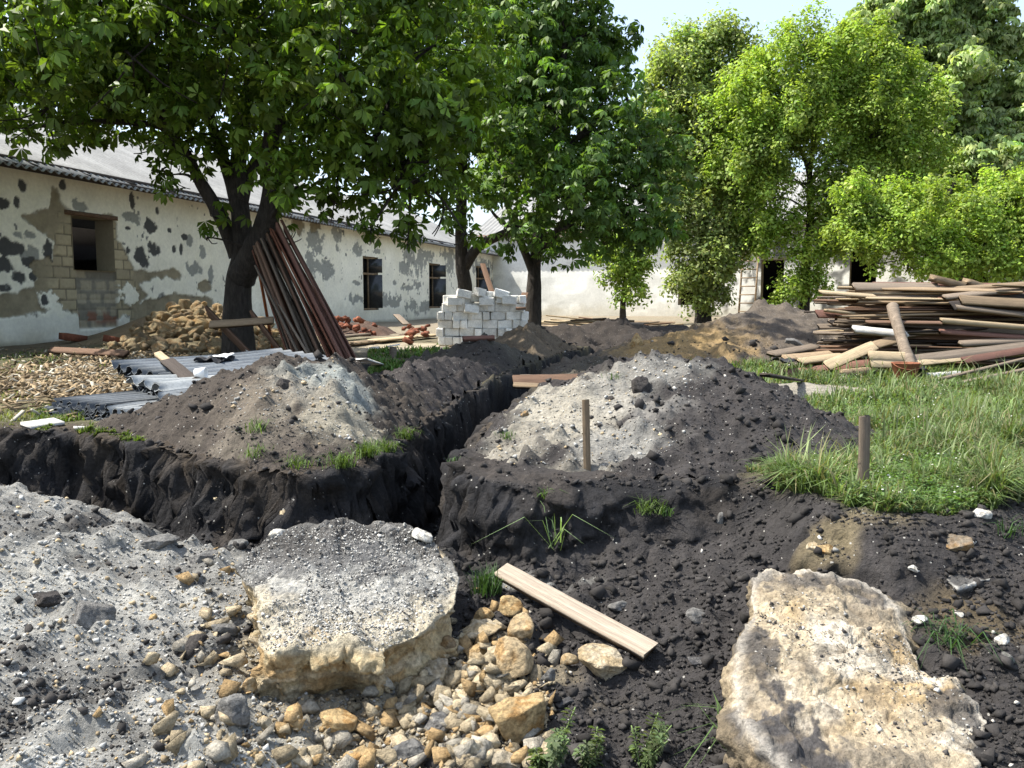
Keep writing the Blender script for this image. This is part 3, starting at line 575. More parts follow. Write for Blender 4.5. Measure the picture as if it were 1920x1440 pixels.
mb = MB(); mb.bar(q(-12, 3.06, .06), q(30, 3.06, .06), .10, .14); mb.build('wall_plate', M['wood_dark'], left_b)
mb = MB(); mb.bar(q(-12.2, 2.93, .36), q(30.4, 2.93, .36), .025, .10); mb.build('eaves_board', M['wood_dark'], left_b)
for i in range(34):
    a = -11.6+i*1.22; m_ = MB(); m_.bar(q(a, 3.16, -.3), q(a, 2.96, .345), .07, .11); m_.build('rafter', M['wood_dark'], left_b)
def window(parent, WW, o, cross, brown):
    s0, s1, h0, h1 = o; w = s1-s0; f = MB(); t = .07
    ub = Vector((*WW.n, 0))
    for a in (s0+t/2, s1-t/2): f.bar(WW.w(a, h0, -.1), WW.w(a, h1, -.1), .07, t, ub)
    for h in (h0+t/2, h1-t/2, h0+(h1-h0)*.68): f.bar(WW.w(s0+t, h, -.1), WW.w(s1-t, h, -.1), .07, t, (0, 0, 1))
    f.bar(WW.w((s0+s1)/2, h0+t, -.1), WW.w((s0+s1)/2, h0+(h1-h0)*.68-t/2, -.1), .06, .06, ub); f.bar(WW.w((s0+s1)/2, h0+(h1-h0)*.68+t/2, -.1), WW.w((s0+s1)/2, h1-t, -.1), .05, .05, ub)
    fr = f.build('window', M['wood_tan'], parent)
    m1 = MB(); m1.bar(WW.w((s0+s1)/2, h0+t, -.13), WW.w((s0+s1)/2, h0+(h1-h0)*.66, -.13), .008, w-2*t, ub)
    pa = m1.build('pane', M['glass'], fr); m2 = MB(); m2.bar(WW.w((s0+s1)/2, h0+(h1-h0)*.70, -.13), WW.w((s0+s1)/2, h1-t, -.13), .008, w-2*t, ub); m2.build('pane', M['glass'], fr)
for o in (W1, W2, W3): window(left_b, WL, o, 1, 1)
m1 = MB(); m1.bar(WL.w(W0[0]-.15, W0[3]+.045, .004-.05), WL.w(W0[1]+.12, W0[3]+.045, -.046), .12, .08); m1.build('lintel', M['wood_brown'], left_b)
m1 = MB(); m1.bar(WL.w(W0[0]+.12, W0[3]+.2, -2.2), WL.w(W0[1]+.3, W0[2]+.1, -2.3), .14, .16); m1.build('fallen_beam', M['wood_brown'], left_b)

# ---- far building behind the trees, seen at a slant
_a = np.array(WL.O)+WL.d*30.0; WR = Wall(_a-np.array([.87, -.49])*0.2, (0.87, -0.49))
far_b = empty('derelict_house'); tag(far_b, 'derelict pale house with dark open doorways behind the row of trees', 'building')
def ropen(x0, x1, y0, y1): a, b = WR.sh(x0, y1), WR.sh(x1, y1); return (a[0], b[0], max(a[1], .02), WR.sh(x0, y0)[1])
OR = [ropen(1271, 1304, 498, 572), ropen(1425, 1468, 488, 578), ropen(1590, 1640, 462, 585), ropen(1745, 1785, 500, 560), ropen(1800, 1850, 480, 570)]
def paint_far(s, h):
    nz = 0.8*fbm(s*1.6, h*1.6, 0, 4, 101)+0.5*fbm(s*5, h*4, 0, 3, 102)
    c = np.tile(np.array((0.78, 0.78, 0.73)), (len(s), 1)); rt = sstep(9.0, 11.5, s)
    c = mixc(c, sstep(.12, .30, nz+.1)*rt, (0.20, 0.20, 0.19)); c = mixc(c, sstep(.30, .42, nz)*rt, (0.07, 0.072, 0.072))
    c = mixc(c, sstep(.1, .35, fbm(s*.9, h*1.3, 0, 3, 103))*.4*(1-rt), (0.42, 0.42, 0.38)); c = mixc(c, sstep(.7, .1, h+.3*nz)*.5, (0.42, 0.37, 0.26))
    return c, 0.01*nz-.01*sstep(.12, .3, nz)
hs = np.unique(np.concatenate([lines([-.3, 4.05], [.09])]+[[o[2], o[3]] for o in OR])); es = sorted([-.5]+[v for o in OR for v in o[:2]]+[34.0]); ss = lines(es, [.1]*(len(es)-1))
wall_mesh('wall', WR, ss, hs, OR, paint_far, .45, far_b, M['plaster'])
roof_mesh('roof', WR, -1.0, 34.5, 4.1, 5.0, 2.6, .45, far_b, .045, .26, .035)
q = lambda a, h, o: Vector(WR.w(a, h, o))
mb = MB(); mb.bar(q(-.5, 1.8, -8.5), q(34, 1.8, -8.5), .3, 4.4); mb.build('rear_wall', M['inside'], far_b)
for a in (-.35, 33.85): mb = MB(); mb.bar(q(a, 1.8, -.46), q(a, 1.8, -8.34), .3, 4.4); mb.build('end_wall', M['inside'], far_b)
v = [q(-1, 6.66, -5), q(34.5, 6.66, -5), q(34.5, 4.0, -9), q(-1, 4.0, -9), q(-1, 6.64, -5), q(34.5, 6.64, -5), q(34.5, 3.98, -9), q(-1, 3.98, -9)]
obj('rear_roof', [tuple(p) for p in v], [(0, 1, 2, 3), (7, 6, 5, 4), (0, 4, 5, 1), (1, 5, 6, 2), (2, 6, 7, 3), (3, 7, 4, 0)], M['roof'], far_b)
mb = MB(); mb.bar(q(-.8, 3.86, .40), q(34.3, 3.86, .40), .03, .14); mb.build('eaves_board', M['wood_brown'], far_b)
for o in OR[:3]:
    m1 = MB(); m1.bar(q(o[0]-.15, o[3]+.08, .008-.06), q(o[1]+.15, o[3]+.08, -.052), .16, .14); m1.build('lintel', M['concrete'], far_b)
m1 = MB(); m1.bar(q(OR[1][0]-.2, .02, .2), q(OR[1][1]+.3, .02, .2), .5, .3); m1.build('doorstep', M['concrete'], far_b)
# ladder leaning on it
lad = empty('ladder', (0, 0, 0)); tag(lad, 'rough wooden ladder leaning on the far house beside its doorway', 'ladder')
a, b = WR.sh(1392, 585)[0], WR.sh(1421, 585)[0]; top = WR.sh(1400, 445)[1]
def lp(u, f): return q(a+(b-a)*u, .02+(top-.02)*f, .62-.55*f)
for u in (0, 1): m1 = MB(); m1.bar(lp(u, 0), lp(u, 1), .07, .05); m1.build('rail', M['wood_tan'], lad)
for i in range(9): m1 = MB(); m1.bar(lp(-.04, .07+.105*i), lp(1.04, .07+.105*i), .05, .05); m1.build('rung', M['wood_tan'], lad)
# ------------------------------------------------------------------ trees
def spline(pts, n):
    p = np.array([pts[0]]+list(pts)+[pts[-1]], float); r = []
    for i in range(1, len(p)-2):
        for t in np.linspace(0, 1, n, endpoint=False):
            a, b, c, d = p[i-1], p[i], p[i+1], p[i+2]
            r.append(.5*((2*b)+(-a+c)*t+(2*a-5*b+4*c-d)*t*t+(-a+3*b-3*c+d)*t**3))
    r.append(p[-2]); return np.array(r)
def limb(mb, pts, r0, r1, n=9, k=5, seed=0, knob=.12):
    s = spline(pts, k); m = len(s); t = np.linspace(0, 1, m); rad = r0+(r1-r0)*t**.8; base = len(mb.v)
    mb.tube(s, list(rad), n)
    for i in range(base, len(mb.v)):
        v = mb.v[i]; j = min((i-base)//n, m-1); c = Vector(s[j]); d = v-c
        f = 1+knob*float(fbm(v.x*5, v.y*5, v.z*2.0, 3, 200+seed)); mb.v[i] = c+d*f
def leaves(centres, normals, size, n_leaf, droop, base_col, spread, kind, seed):
    """clusters of small folded leaves; each leaf is one bent quad"""
    rg = np.random.default_rng(seed); n = len(centres)
    z = normals/np.linalg.norm(normals, axis=1)[:, None]; t = rg.normal(size=(n, 3)); a = np.cross(z, t); a /= np.linalg.norm(a, axis=1)[:, None]; b = np.cross(z, a)
    V = []; CL = []; ph = rg.uniform(0, 6.28, n); sz = size*rg.uniform(.65, 1.2, n); cc = base_col[None]*np.exp(rg.normal(0, .27, (n, 1)))*(1+rg.normal(0, .05, (n, 3)))
    for k in range(n_leaf):
        if kind == 'palm': w = ph+(k-(n_leaf-1)/2)*(4.7/n_leaf)+rg.normal(0, .1, n); L = sz*(1-.32*np.abs(k-(n_leaf-1)/2)/(n_leaf/2)); o = np.zeros((n, 3)); wd = .30
        else: w = ph+k*2.4+rg.normal(0, .3, n); L = sz*rg.uniform(.5, .9, n); o = (rg.normal(0, .55, (n, 3)))*sz[:, None]; wd = .44
        dr = droop+rg.normal(0, .22, n)
        d = (a*np.cos(w)[:, None]+b*np.sin(w)[:, None])*np.cos(dr)[:, None]-z*np.sin(dr)[:, None]*.6; d[:, 2] -= np.abs(np.sin(dr))*.45
        d /= np.linalg.norm(d, axis=1)[:, None]; sd_ = np.cross(d, z); sd_ /= np.linalg.norm(sd_, axis=1)[:, None]+1e-9; up = np.cross(sd_, d)
        p = centres+o; m = p+d*(L*.62)[:, None]; fold = up*(L*.10)[:, None]
        V.append(np.stack([p+d*(L*.06)[:, None], m-sd_*(L*wd)[:, None]*.62+fold, p+d*L[:, None]-up*(L*.12)[:, None], m+sd_*(L*wd)[:, None]*.62+fold], 1))
        CL.append(np.repeat((cc*rg.uniform(.85, 1.15, (n, 1)))[:, None], 4, 1))
    V = np.concatenate(V).reshape(-1, 3); CL = np.concatenate(CL).reshape(-1, 3)
    return V, np.arange(len(V)).reshape(-1, 4), np.clip(CL, 0, 1)
def tree(name, label, group, base, limbs, blobs, dens, size, kind, colr, mat, seed, n_leaf=6, droop=.5, shell=.5, subs=9, gap=-.13, dead=None, auto=True):
    root = empty(name, base); tag(root, label, 'tree', group); rg = np.random.default_rng(seed); bz = np.array(base)
    mb = MB(); tips = []; main = len(blobs); blobs = list(blobs)
    for (cx, cy, cz, r) in blobs[:main]:                     # shoots that stand out of each mass of leaves
        for q in range(subs if r > .35 else 2):
            d = rg.normal(size=3)+np.array((0, -.25, .25)); d /= np.linalg.norm(d); k_ = rg.uniform(.2, .40); o_ = rg.uniform(.9, 1.18); blobs.append((cx+d[0]*r*o_, cy+d[1]*r*o_, cz+d[2]*r*o_*.88, r*k_))
    for i, (pts, r0, r1) in enumerate(limbs):
        limb(mb, [np.array(p)-bz for p in pts], r0, r1, 16 if i < 3 else 8, 8, seed+i, .17); tips += list(spline([np.array(p) for p in pts], 4)[2:])
    tips = np.array(tips); C_, N_ = [], []
    for bi, (cx, cy, cz, r) in enumerate(blobs):
        c = np.array((cx, cy, cz))
        if bi < main and len(tips):
            j = np.argmin(((tips-c)**2).sum(1)+3*np.maximum(0, tips[:, 2]-c[2]+.2)**2); s0 = tips[j]; e = c+rg.normal(0, .15, 3)*r
            mid = (s0+e)/2+np.array((0, 0, .12*np.linalg.norm(e-s0)))+rg.normal(0, .06, 3)*np.linalg.norm(e-s0)
            rr = .018+.018*r; limb(mb, [s0-bz, mid-bz, e-bz], min(rr*1.5, .09), rr*.3, 6, 4, seed)
            for q in range(4):
                t = rg.normal(size=3); t /= np.linalg.norm(t); limb(mb, [e-bz, e-bz+t*r*.4+np.array((0, 0, -.05)), e-bz+t*r*.85], rr*.4, .006, 5, 2, seed)
        n = int(dens*r**2.1); d = rg.normal(size=(n, 3)); d /= np.linalg.norm(d, axis=1)[:, None]; q = shell+(1-shell)*rg.random((n, 1))**.7
        q = q*(1+.30*fbm(d[:, :1]*2.1+cx, d[:, 1:2]*2.1+cy, d[:, 2:]*2.1+cz, 3, seed)*1.6)
        p = c+d*q*r*(np.array((1, 1, .82)) if bi < main or kind == 'palm' else np.array((.72, .72, 1.5))); keep = fbm(p[:, 0]*1.9/max(.6, r), p[:, 1]*1.9/max(.6, r), p[:, 2]*1.9/max(.6, r), 3, seed+5) > (-.20 if kind == 'palm' else gap)
        C_.append(p[keep]); N_.append(d[keep]*.65+np.array((0, 0, .75))+rg.normal(0, .25, (keep.sum(), 3)))
    mb.build('trunk', M['bark'], root, True)
    Cn, Nn = np.concatenate(C_), np.concatenate(N_); V, F, CL = leaves(Cn, Nn, size, n_leaf, droop, np.array(colr), .2, kind, seed)
    v2 = fbm(V[:, 0]*.8, V[:, 1]*.8, V[:, 2]*.8, 2, seed+9); CL = CL*(1+.28*v2[:, None])
    obj('crown', V-bz, [F], mat, root, CL)
    return root, mb
def B(L, k=1.0): return [(*P(a, b, Y), r*k) for a, b, Y, r in L]
def T(L): return [tuple(P(*p)) for p in L]
def foot(px, Y): v = P(px, 600, Y); return (v.x, v.y, surf(v.x, v.y)-.05)
CH = (0.105, 0.168, 0.022); CH2 = (0.11, 0.19, 0.04); MP = (0.255, 0.35, 0.07); OL = (0.27, 0.335, 0.115); PA = (0.30, 0.385, 0.15)
# the big chestnut by the leaning boards
b1 = foot(446, 11.6)
L1 = [([b1]+T([(447, 640, 11.6), (446, 580, 11.6), (449, 520, 11.6), (458, 470, 11.6), (452, 410, 11.6), (446, 330, 11.7), (455, 240, 11.8), (470, 130, 11.9), (480, -100, 12)]), .245, .06),
      (T([(452, 520, 11.6), (478, 470, 11.4), (498, 420, 11.3), (512, 350, 11.3), (508, 270, 11.2), (530, 170, 11.1), (560, 20, 11)]), .20, .06),
      (T([(446, 480, 11.65), (425, 430, 11.6), (402, 385, 11.5), (375, 340, 11.4), (350, 290, 11.3), (300, 220, 11.2), (230, 120, 11.1)]), .13, .04),
      (T([(360, 300, 11.3), (310, 242, 11.2), (210, 228, 11.1), (120, 232, 11.0), (0, 242, 10.9), (-90, 250, 10.8)]), .055, .018),
      (T([(510, 300, 11.2), (560, 285, 11.0), (610, 275, 10.9), (690, 290, 10.7), (760, 330, 10.5)]), .065, .02),
      (T([(448, 400, 11.6), (430, 330, 11.7), (405, 260, 11.8), (380, 160, 12.0), (330, 20, 12.2)]), .11, .04),
      (T([(452, 380, 11.6), (480, 300, 11.9), (560, 200, 12.3), (660, 80, 12.6)]), .10, .03)]
BL1 = B([(-60, 60, 11, 1.3), (120, 70, 11, 1.3), (300, 50, 11, 1.4), (480, 30, 11, 1.4), (650, 60, 11, 1.4), (800, 90, 11, 1.05), (868, 190, 11, .62), (-80, 160, 10.6, .8), (60, 175, 10.5, .8), (200, 185, 10.8, .85), (320, 200, 11, .8), (570, 220, 10.5, .95), (700, 240, 10.5, 1.05), (815, 280, 10.5, .75),
        (620, 325, 10.6, .7), (735, 365, 10.5, .62), (820, 385, 10.5, .5), (880, 425, 10.5, .24), (560, 350, 11, .4), (300, 265, 11, .42), (105, 268, 10.7, .25), (400, 405, 11, .3), (395, 440, 11, .18), (540, 440, 11.3, .2), (330, 330, 11.2, .35), (410, 250, 11.2, .5), (690, 425, 10.5, .25), (760, 440, 10.5, .22), (640, 395, 10.6, .3),
        (200, -150, 11.5, 1.6), (500, -200, 11.5, 1.8), (750, -110, 11.5, 1.4), (-30, -120, 11.3, 1.4), (450, 90, 9.7, 1.0), (250, 70, 9.6, .9), (640, 120, 9.6, .9), (80, 50, 9.6, .9), (815, 185, 9.8, .6), (180, 60, 13.2, 1.4), (420, 60, 13.4, 1.5), (640, 70, 13.3, 1.4), (0, 90, 13, 1.3), (540, 210, 13, 1.0), (330, 190, 13, .9), (780, 180, 13, 1.0), (180, 190, 12.6, .7), (470, -60, 9.8, 1.0), (150, -60, 9.9, 1.0), (700, -60, 9.9, 1.0)])
r1, _ = tree('chestnut_tree', 'big forked chestnut tree with brown boards leaning against its trunk', 'chestnut trees', b1, L1, BL1, 170, .185, 'palm', CH, M['leaf_chestnut'], 301, 6, .55)
b2 = foot(1000, 17.5)
L2 = [([b2]+T([(1000, 600, 17.5), (1001, 540, 17.5), (1003, 500, 17.5), (1010, 440, 17.5), (1030, 330, 17.4), (1050, 200, 17.3), (1060, 60, 17.3)]), .21, .05),
      (T([(1000, 510, 17.5), (975, 450, 17.4), (950, 380, 17.3), (930, 280, 17.2)]), .11, .03), (T([(1006, 480, 17.5), (1060, 420, 17.2), (1130, 380, 17), (1210, 340, 16.8)]), .10, .03), (T([(1030, 330, 17.4), (1100, 240, 17.2), (1180, 200, 17)]), .08, .03)]
BL2 = B([(1000, 50, 17.5, 1.15), (1085, 90, 17.5, 1.05), (930, 110, 17.5, 1.1), (1130, 190, 17.2, .75), (1000, 190, 16.7, 1.25), (1110, 250, 16.6, 1.15), (1205, 265, 16.6, .8), (960, 320, 16.6, .9), (1075, 360, 16.3, 1.05), (1195, 365, 16.3, .85), (1250, 335, 16.6, .6), (1000, 435, 16.4, .55), (1105, 445, 16.3, .55), (1195, 440, 16.6, .55), (905, 350, 17, .5), (1045, 480, 16.6, .3), (1130, 120, 17.6, .6), (1165, 85, 17.6, .35), (1110, 55, 17.6, .5), (1080, 20, 17.6, .6), (1020, -60, 17.6, 1.0), (930, -30, 17.6, 1.0),
        (1050, 300, 18.6, 1.2), (1150, 330, 18.6, 1.0), (960, 250, 18.6, 1.1), (1060, 150, 18.8, 1.1), (1180, 160, 17.4, .35), (1050, 430, 18.2, .7), (1150, 430, 18, .7), (1240, 420, 17.2, .45), (950, 455, 16.8, .3)])
tree('chestnut_tree', 'dense round chestnut tree right behind the stack of white blocks', 'chestnut trees', b2, L2, BL2, 190, .21, 'palm', CH2, M['leaf_chestnut'], 302, 6, .6)
b3 = foot(868, 19.5)
L3 = [([b3]+T([(868, 590, 19.5), (872, 540, 19.5), (866, 500, 19.5), (864, 440, 19.5), (866, 370, 19.5), (870, 260, 19.5), (880, 100, 19.5), (890, -80, 19.5)]), .235, .06),
      (T([(872, 500, 19.5), (895, 465, 19.4), (930, 445, 19.3), (975, 425, 19.2), (1020, 410, 19), (1080, 360, 18.8)]), .14, .05), (T([(960, 430, 19.2), (925, 400, 19), (900, 350, 19)]), .05, .02), (T([(866, 380, 19.5), (820, 280, 19.3), (780, 150, 19)]), .10, .03)]
BL3 = B([(850, 40, 19.5, 1.5), (890, 190, 19.3, 1.2), (880, 300, 19.2, .9), (935, 260, 19.4, .9), (800, 330, 19.6, .8), (790, 180, 19.6, 1.3), (990, 20, 19.6, 1.4), (900, -100, 19.6, 1.6), (760, 20, 19.6, 1.4), (960, 150, 20, 1.3), (1040, 130, 20, 1.3), (1000, 320, 20, .9), (850, 400, 19.3, .4), (930, 350, 19.6, .45)])
tree('chestnut_tree', 'chestnut tree with a long side branch, standing behind the white block stack', 'chestnut trees', b3, L3, BL3, 140, .24, 'palm', CH2, M['leaf_chestnut'], 303, 6, .6)
b4 = foot(1318, 28.5)
L4 = [([b4]+T([(1318, 560, 28.5), (1320, 480, 28.5), (1315, 380, 28.5), (1318, 260, 28.6), (1322, 120, 28.8)]), .30, .05), (T([(1318, 380, 28.5), (1350, 250, 28.6), (1370, 120, 28.8)]), .14, .03), (T([(1316, 400, 28.5), (1280, 280, 28.5), (1255, 170, 28.6)]), .14, .03)]
BL4 = B([(1335, 75, 29, .6), (1355, 60, 29, .4), (1305, 100, 29, .65), (1265, 125, 29, .7), (1250, 190, 29, .75), (1300, 180, 29, .9), (1360, 160, 29, .85), (1405, 105, 29, .45), (1395, 160, 29, .6), (1235, 120, 29, .3), (1320, 260, 28.8, 1.0), (1270, 270, 28.8, .8), (1380, 250, 28.8, .7), (1310, 340, 28.6, .8), (1290, 400, 28.2, .7), (1340, 420, 28.2, .75), (1310, 480, 28, .75), (1355, 500, 28, .55), (1295, 525, 28, .5), (1345, 545, 28, .4), (1310, 562, 28, .35), (1375, 455, 28, .5), (1235, 230, 29, .6), (1370, 370, 28.6, .6), (1250, 330, 28.8, .7), (1385, 70, 29, .22), (1222, 160, 29, .3), (1420, 180, 29, .6), (1430, 260, 28.8, .6), (1410, 330, 28.6, .7), (1215, 260, 29, .5), (1225, 330, 28.8, .55), (1400, 420, 28.4, .5), (1260, 400, 28.4, .5), (1380, 60, 29, .35), (1280, 70, 29, .35)], 1.3)
tree('maple_tree', 'tall olive-green maple with leaves sprouting down its trunk, left of ladder', 'maples before the far house', b4, L4, BL4, 360, .22, 'spray', OL, M['leaf_maple'], 304, 7, .3)
b5 = foot(1508, 27.5)
L5 = [([b5]+T([(1508, 590, 27.5), (1512, 480, 27.5), (1520, 400, 27.5), (1518, 330, 27.5), (1526, 270, 27.5), (1540, 160, 27.6)]), .22, .04), (T([(1518, 330, 27.5), (1505, 290, 27.5), (1470, 240, 27.5)]), .09, .03), (T([(1519, 340, 27.5), (1560, 300, 27.4), (1640, 250, 27.2)]), .09, .03)]
BL5 = B([(1430, 195, 27.5, .95), (1500, 130, 27.5, 1.05), (1575, 140, 27.5, 1.1), (1650, 190, 27.3, .9), (1420, 280, 27.3, 1.0), (1490, 225, 27, .9), (1595, 240, 27, 1.1), (1685, 260, 26.8, .9), (1735, 200, 26.8, .6), (1560, 320, 27, .7), (1640, 335, 26.8, .8), (1450, 345, 27, .6), (1390, 330, 27.5, .7), (1510, 470, 27, .5), (1490, 540, 27, .5), (1530, 530, 27, .45), (1550, 430, 27, .45), (1530, 385, 27, .35), (1400, 385, 27.5, .45), (1560, 85, 27.6, .5), (1620, 110, 27.6, .55), (1500, 90, 27.6, .35), (1470, 565, 27, .3), (1700, 340, 26.6, .6), (1385, 230, 27.6, .6), (1745, 290, 26.6, .5), (1465, 410, 27.4, .45), (1600, 395, 26.8, .5), (1410, 150, 27.6, .7), (1370, 290, 27.6, .7), (1430, 410, 27.4, .5), (1660, 130, 27.2, .7), (1590, 440, 26.6, .45), (1420, 460, 27.4, .35), (1350, 220, 27.8, .6), (1540, 200, 27.8, 1.1), (1440, 440, 27.6, .5), (1580, 380, 27.2, .6), (1640, 400, 27, .6), (1400, 440, 28, .5), (1700, 400, 26.8, .6), (1560, 460, 27.2, .4)], 1.3)
tree('maple_tree', 'bright yellow-green maple with bare trunk showing, right of the ladder', 'maples before the far house', b5, L5, BL5, 420, .19, 'spray', MP, M['leaf_maple'], 305, 7, .3)
b6 = foot(1800, 30.5)
L6 = [([b6]+T([(1800, 580, 30.5), (1800, 450, 30.5), (1790, 330, 30.6), (1780, 180, 30.8), (1760, 20, 31)]), .34, .06), (T([(1795, 380, 30.5), (1850, 280, 30.6), (1880, 200, 30.7)]), .15, .04), (T([(1790, 330, 30.6), (1720, 220, 30.7), (1670, 110, 30.9)]), .15, .04)]
BL6 = B([(1650, 55, 31, 1.0), (1715, 70, 31, 1.3), (1790, 55, 31, 1.4), (1730, -10, 31, 1.3), (1820, -10, 31, 1.0), (1845, 150, 30.6, 1.2), (1775, 165, 30.4, 1.4), (1870, 245, 30.4, 1.2), (1905, 330, 30.2, 1.1), (1800, 275, 30.2, 1.4), (1730, 250, 30.6, 1.0), (1850, 90, 30.8, .7), (1870, 330, 31.5, 1.4), (1960, 300, 30.8, .9), (1620, 40, 31, .6), (1840, 30, 31, .7), (1800, 380, 30.6, 1.2), (1720, 380, 30.8, 1.1), (1900, 430, 30.4, 1.1), (1690, 150, 31, .9), (1890, 180, 30.8, .6), (1630, 130, 31, .8), (1600, 200, 31, .8), (1950, 400, 30.6, 1.0), (1640, 260, 31, 1.0), (1610, 60, 31, .5), (1840, 300, 29.5, 1.1), (1910, 260, 29.5, 1.1), (1950, 200, 30, .8), (1760, 330, 29.5, 1.0), (1880, 350, 29, .9), (1700, 330, 29.5, .8)], 1.3)
tree('chestnut_tree', 'tall pale-topped chestnut towering at the far right over the far house', 'chestnut trees', b6, L6, BL6, 290, .31, 'palm', PA, M['leaf_chestnut'], 306, 6, .7)
b7 = foot(1760, 22.5)
L7 = [([b7]+T([(1760, 600, 22.5), (1755, 520, 22.5), (1765, 450, 22.5), (1770, 390, 22.5), (1790, 340, 22.5)]), .17, .05), (T([(1762, 470, 22.5), (1700, 430, 22.3), (1640, 400, 22.2)]), .08, .02), (T([(1766, 440, 22.5), (1830, 410, 22.3), (1880, 390, 22.2)]), .08, .02)]
BL7 = B([(1625, 400, 22.5, .6), (1700, 420, 22.3, .8), (1790, 405, 22.3, .75), (1870, 385, 22.3, .8), (1840, 465, 22, .55), (1740, 485, 22, .5), (1900, 455, 22, .6), (1665, 465, 22.2, .5), (1600, 360, 22.6, .5), (1640, 500, 22.2, .3), (1930, 400, 22.2, .8), (1800, 500, 22, .35), (1690, 375, 22.6, .5), (1930, 500, 22, .4), (1770, 360, 22.8, .4), (1690, 372, 22.6, .4), (1905, 360, 22.4, .55), (1585, 430, 22.6, .4), (1980, 350, 22.4, .8), (1700, 500, 22, .35), (1780, 470, 21.8, .5), (1870, 500, 21.8, .45), (1620, 450, 22.2, .4), (1960, 470, 22, .6)], 1.15)
tree('maple_tree', 'low spreading yellow-green maple overhanging the wood pile', 'maples before the far house', b7, L7, BL7, 620, .165, 'spray', MP, M['leaf_maple'], 307, 7, .3, gap=-.06)
b8 = foot(1168, 27)
L8 = [([b8]+T([(1168, 570, 27), (1172, 520, 27), (1175, 470, 27)]), .13, .03)]
BL8 = B([(1165, 500, 27, .5), (1180, 540, 27, .5), (1150, 470, 27, .45), (1190, 495, 27, .45), (1140, 520, 27, .35), (1170, 445, 27, .4), (1165, 565, 26.8, .25), (1120, 480, 27, .3), (1205, 460, 27, .35)])
tree('maple_tree', 'small bushy maple sapling in front of the bright far wall', 'maples before the far house', b8, L8, BL8, 600, .19, 'spray', MP, M['leaf_maple'], 308, 7, .3)
# ------------------------------------------------------------------ stones
import bmesh
def ico(sub):
    bm = bmesh.new(); bmesh.ops.create_icosphere(bm, subdivisions=sub, radius=1.0); bm.verts.ensure_lookup_table()
    v = np.array([tuple(p.co) for p in bm.verts]); f = np.array([[q.index for q in t.verts] for t in bm.faces]); bm.free(); return v, f
ICO = {k: ico(k) for k in (2, 3, 4, 5)}
def hulls(n, k, seed):                                       # sharp splinters: convex bodies of k random points
    rg = np.random.default_rng(seed); out = []
    for _ in range(n):
        bm = bmesh.new(); p = rg.normal(size=(k, 3)); p /= np.linalg.norm(p, axis=1)[:, None]; p *= rg.uniform(.75, 1.1, (k, 1))*np.array((1, rg.uniform(.6, .95), rg.uniform(.4, .8)))
        vs = [bm.verts.new(q) for q in p]; bmesh.ops.convex_hull(bm, input=vs); bmesh.ops.triangulate(bm, faces=list(bm.faces)); lo = [v for v in bm.verts if not v.link_faces]; bmesh.ops.delete(bm, geom=lo, context='VERTS')
        bm.verts.index_update(); bm.verts.ensure_lookup_table(); out.append((np.array([tuple(v.co) for v in bm.verts]), np.array([[v.index for v in f.verts] for f in bm.faces]))); bm.free()
    return out
def strew(name, x, y, z, sz, colr, protos, sink, mat):
    R = rotm(len(x)); V = []; F = []; CC = []; o_ = 0
    for i in range(len(x)):
        v, f = protos[i % len(protos)]; V.append((v @ R[i].T)*sz[i]*np.array((1, 1, .8))+np.array((x[i], y[i], z[i]+sz[i]*sink))); F.append(f+o_); o_ += len(v); CC.append(np.tile(colr[i], (len(v), 1)))
    o = obj(name, np.concatenate(V), [np.concatenate(F)], M[mat], None, np.concatenate(CC)); o['kind'] = 'stuff'; return o
TINT = {'tan': ((0.37, 0.285, 0.17), (0.30, 0.18, 0.07)), 'pale': ((0.43, 0.365, 0.26), (0.36, 0.27, 0.15)), 'ochre': ((0.38, 0.275, 0.14), (0.30, 0.165, 0.055)), 'brown': ((0.19, 0.145, 0.09), (0.25, 0.15, 0.06)),
        'grey': ((0.165, 0.16, 0.15), (0.085, 0.082, 0.08)), 'dark': ((0.055, 0.055, 0.058), (0.12, 0.115, 0.11)), 'white': ((0.55, 0.53, 0.48), (0.40, 0.37, 0.31)), 'soil': ((0.040, 0.036, 0.034), (0.06, 0.054, 0.048)), 'rubble': ((0.27, 0.215, 0.125), (0.22, 0.13, 0.055)), 'red': ((0.30, 0.10, 0.05), (0.22, 0.08, 0.05))}
def stone_data(seed, tint, sub=4, planes=11, rough=.8, dust=0.0):
    rg = np.random.default_rng(seed); v, f = ICO[sub]; nrm = rg.normal(size=(planes, 3)); nrm /= np.linalg.norm(nrm, axis=1)[:, None]
    h = rg.uniform(.42, .92, planes); dt = v @ nrm.T; r = np.where(dt > .05, h/np.maximum(dt, .05), 9)
    rs = -np.log(np.exp(-r*70).sum(1)+np.exp(-70*1.05))/70
    rs = rs*(1+rough*(.10*fbm(v[:, 0]*2+seed, v[:, 1]*2, v[:, 2]*2, 3, seed)+.06*fbm(v[:, 0]*6+seed, v[:, 1]*6, v[:, 2]*6, 3, seed+1)))
    p = v*rs[:, None]; p /= np.abs(p).max(0); a, b = TINT[tint]
    m = sstep(-.1, .25, fbm(v[:, 0]*1.5+seed, v[:, 1]*1.5, v[:, 2]*1.5, 3, seed+2)); c = np.tile(np.array(a), (len(v), 1)); c = mixc(c, m*.8, b)
    c = mixc(c, sstep(.05, .3, fbm(v[:, 0]*3, v[:, 1]*3+seed, v[:, 2]*3, 3, seed+3))*.55, np.array(a)*1.35)
    if dust: c = mixc(c, sstep(.1, .5, v[:, 2]+.8*fbm(v[:, 0]*3, v[:, 1]*3, seed, 3, seed+4))*dust, (0.15, 0.148, 0.14))
    return p, f, c
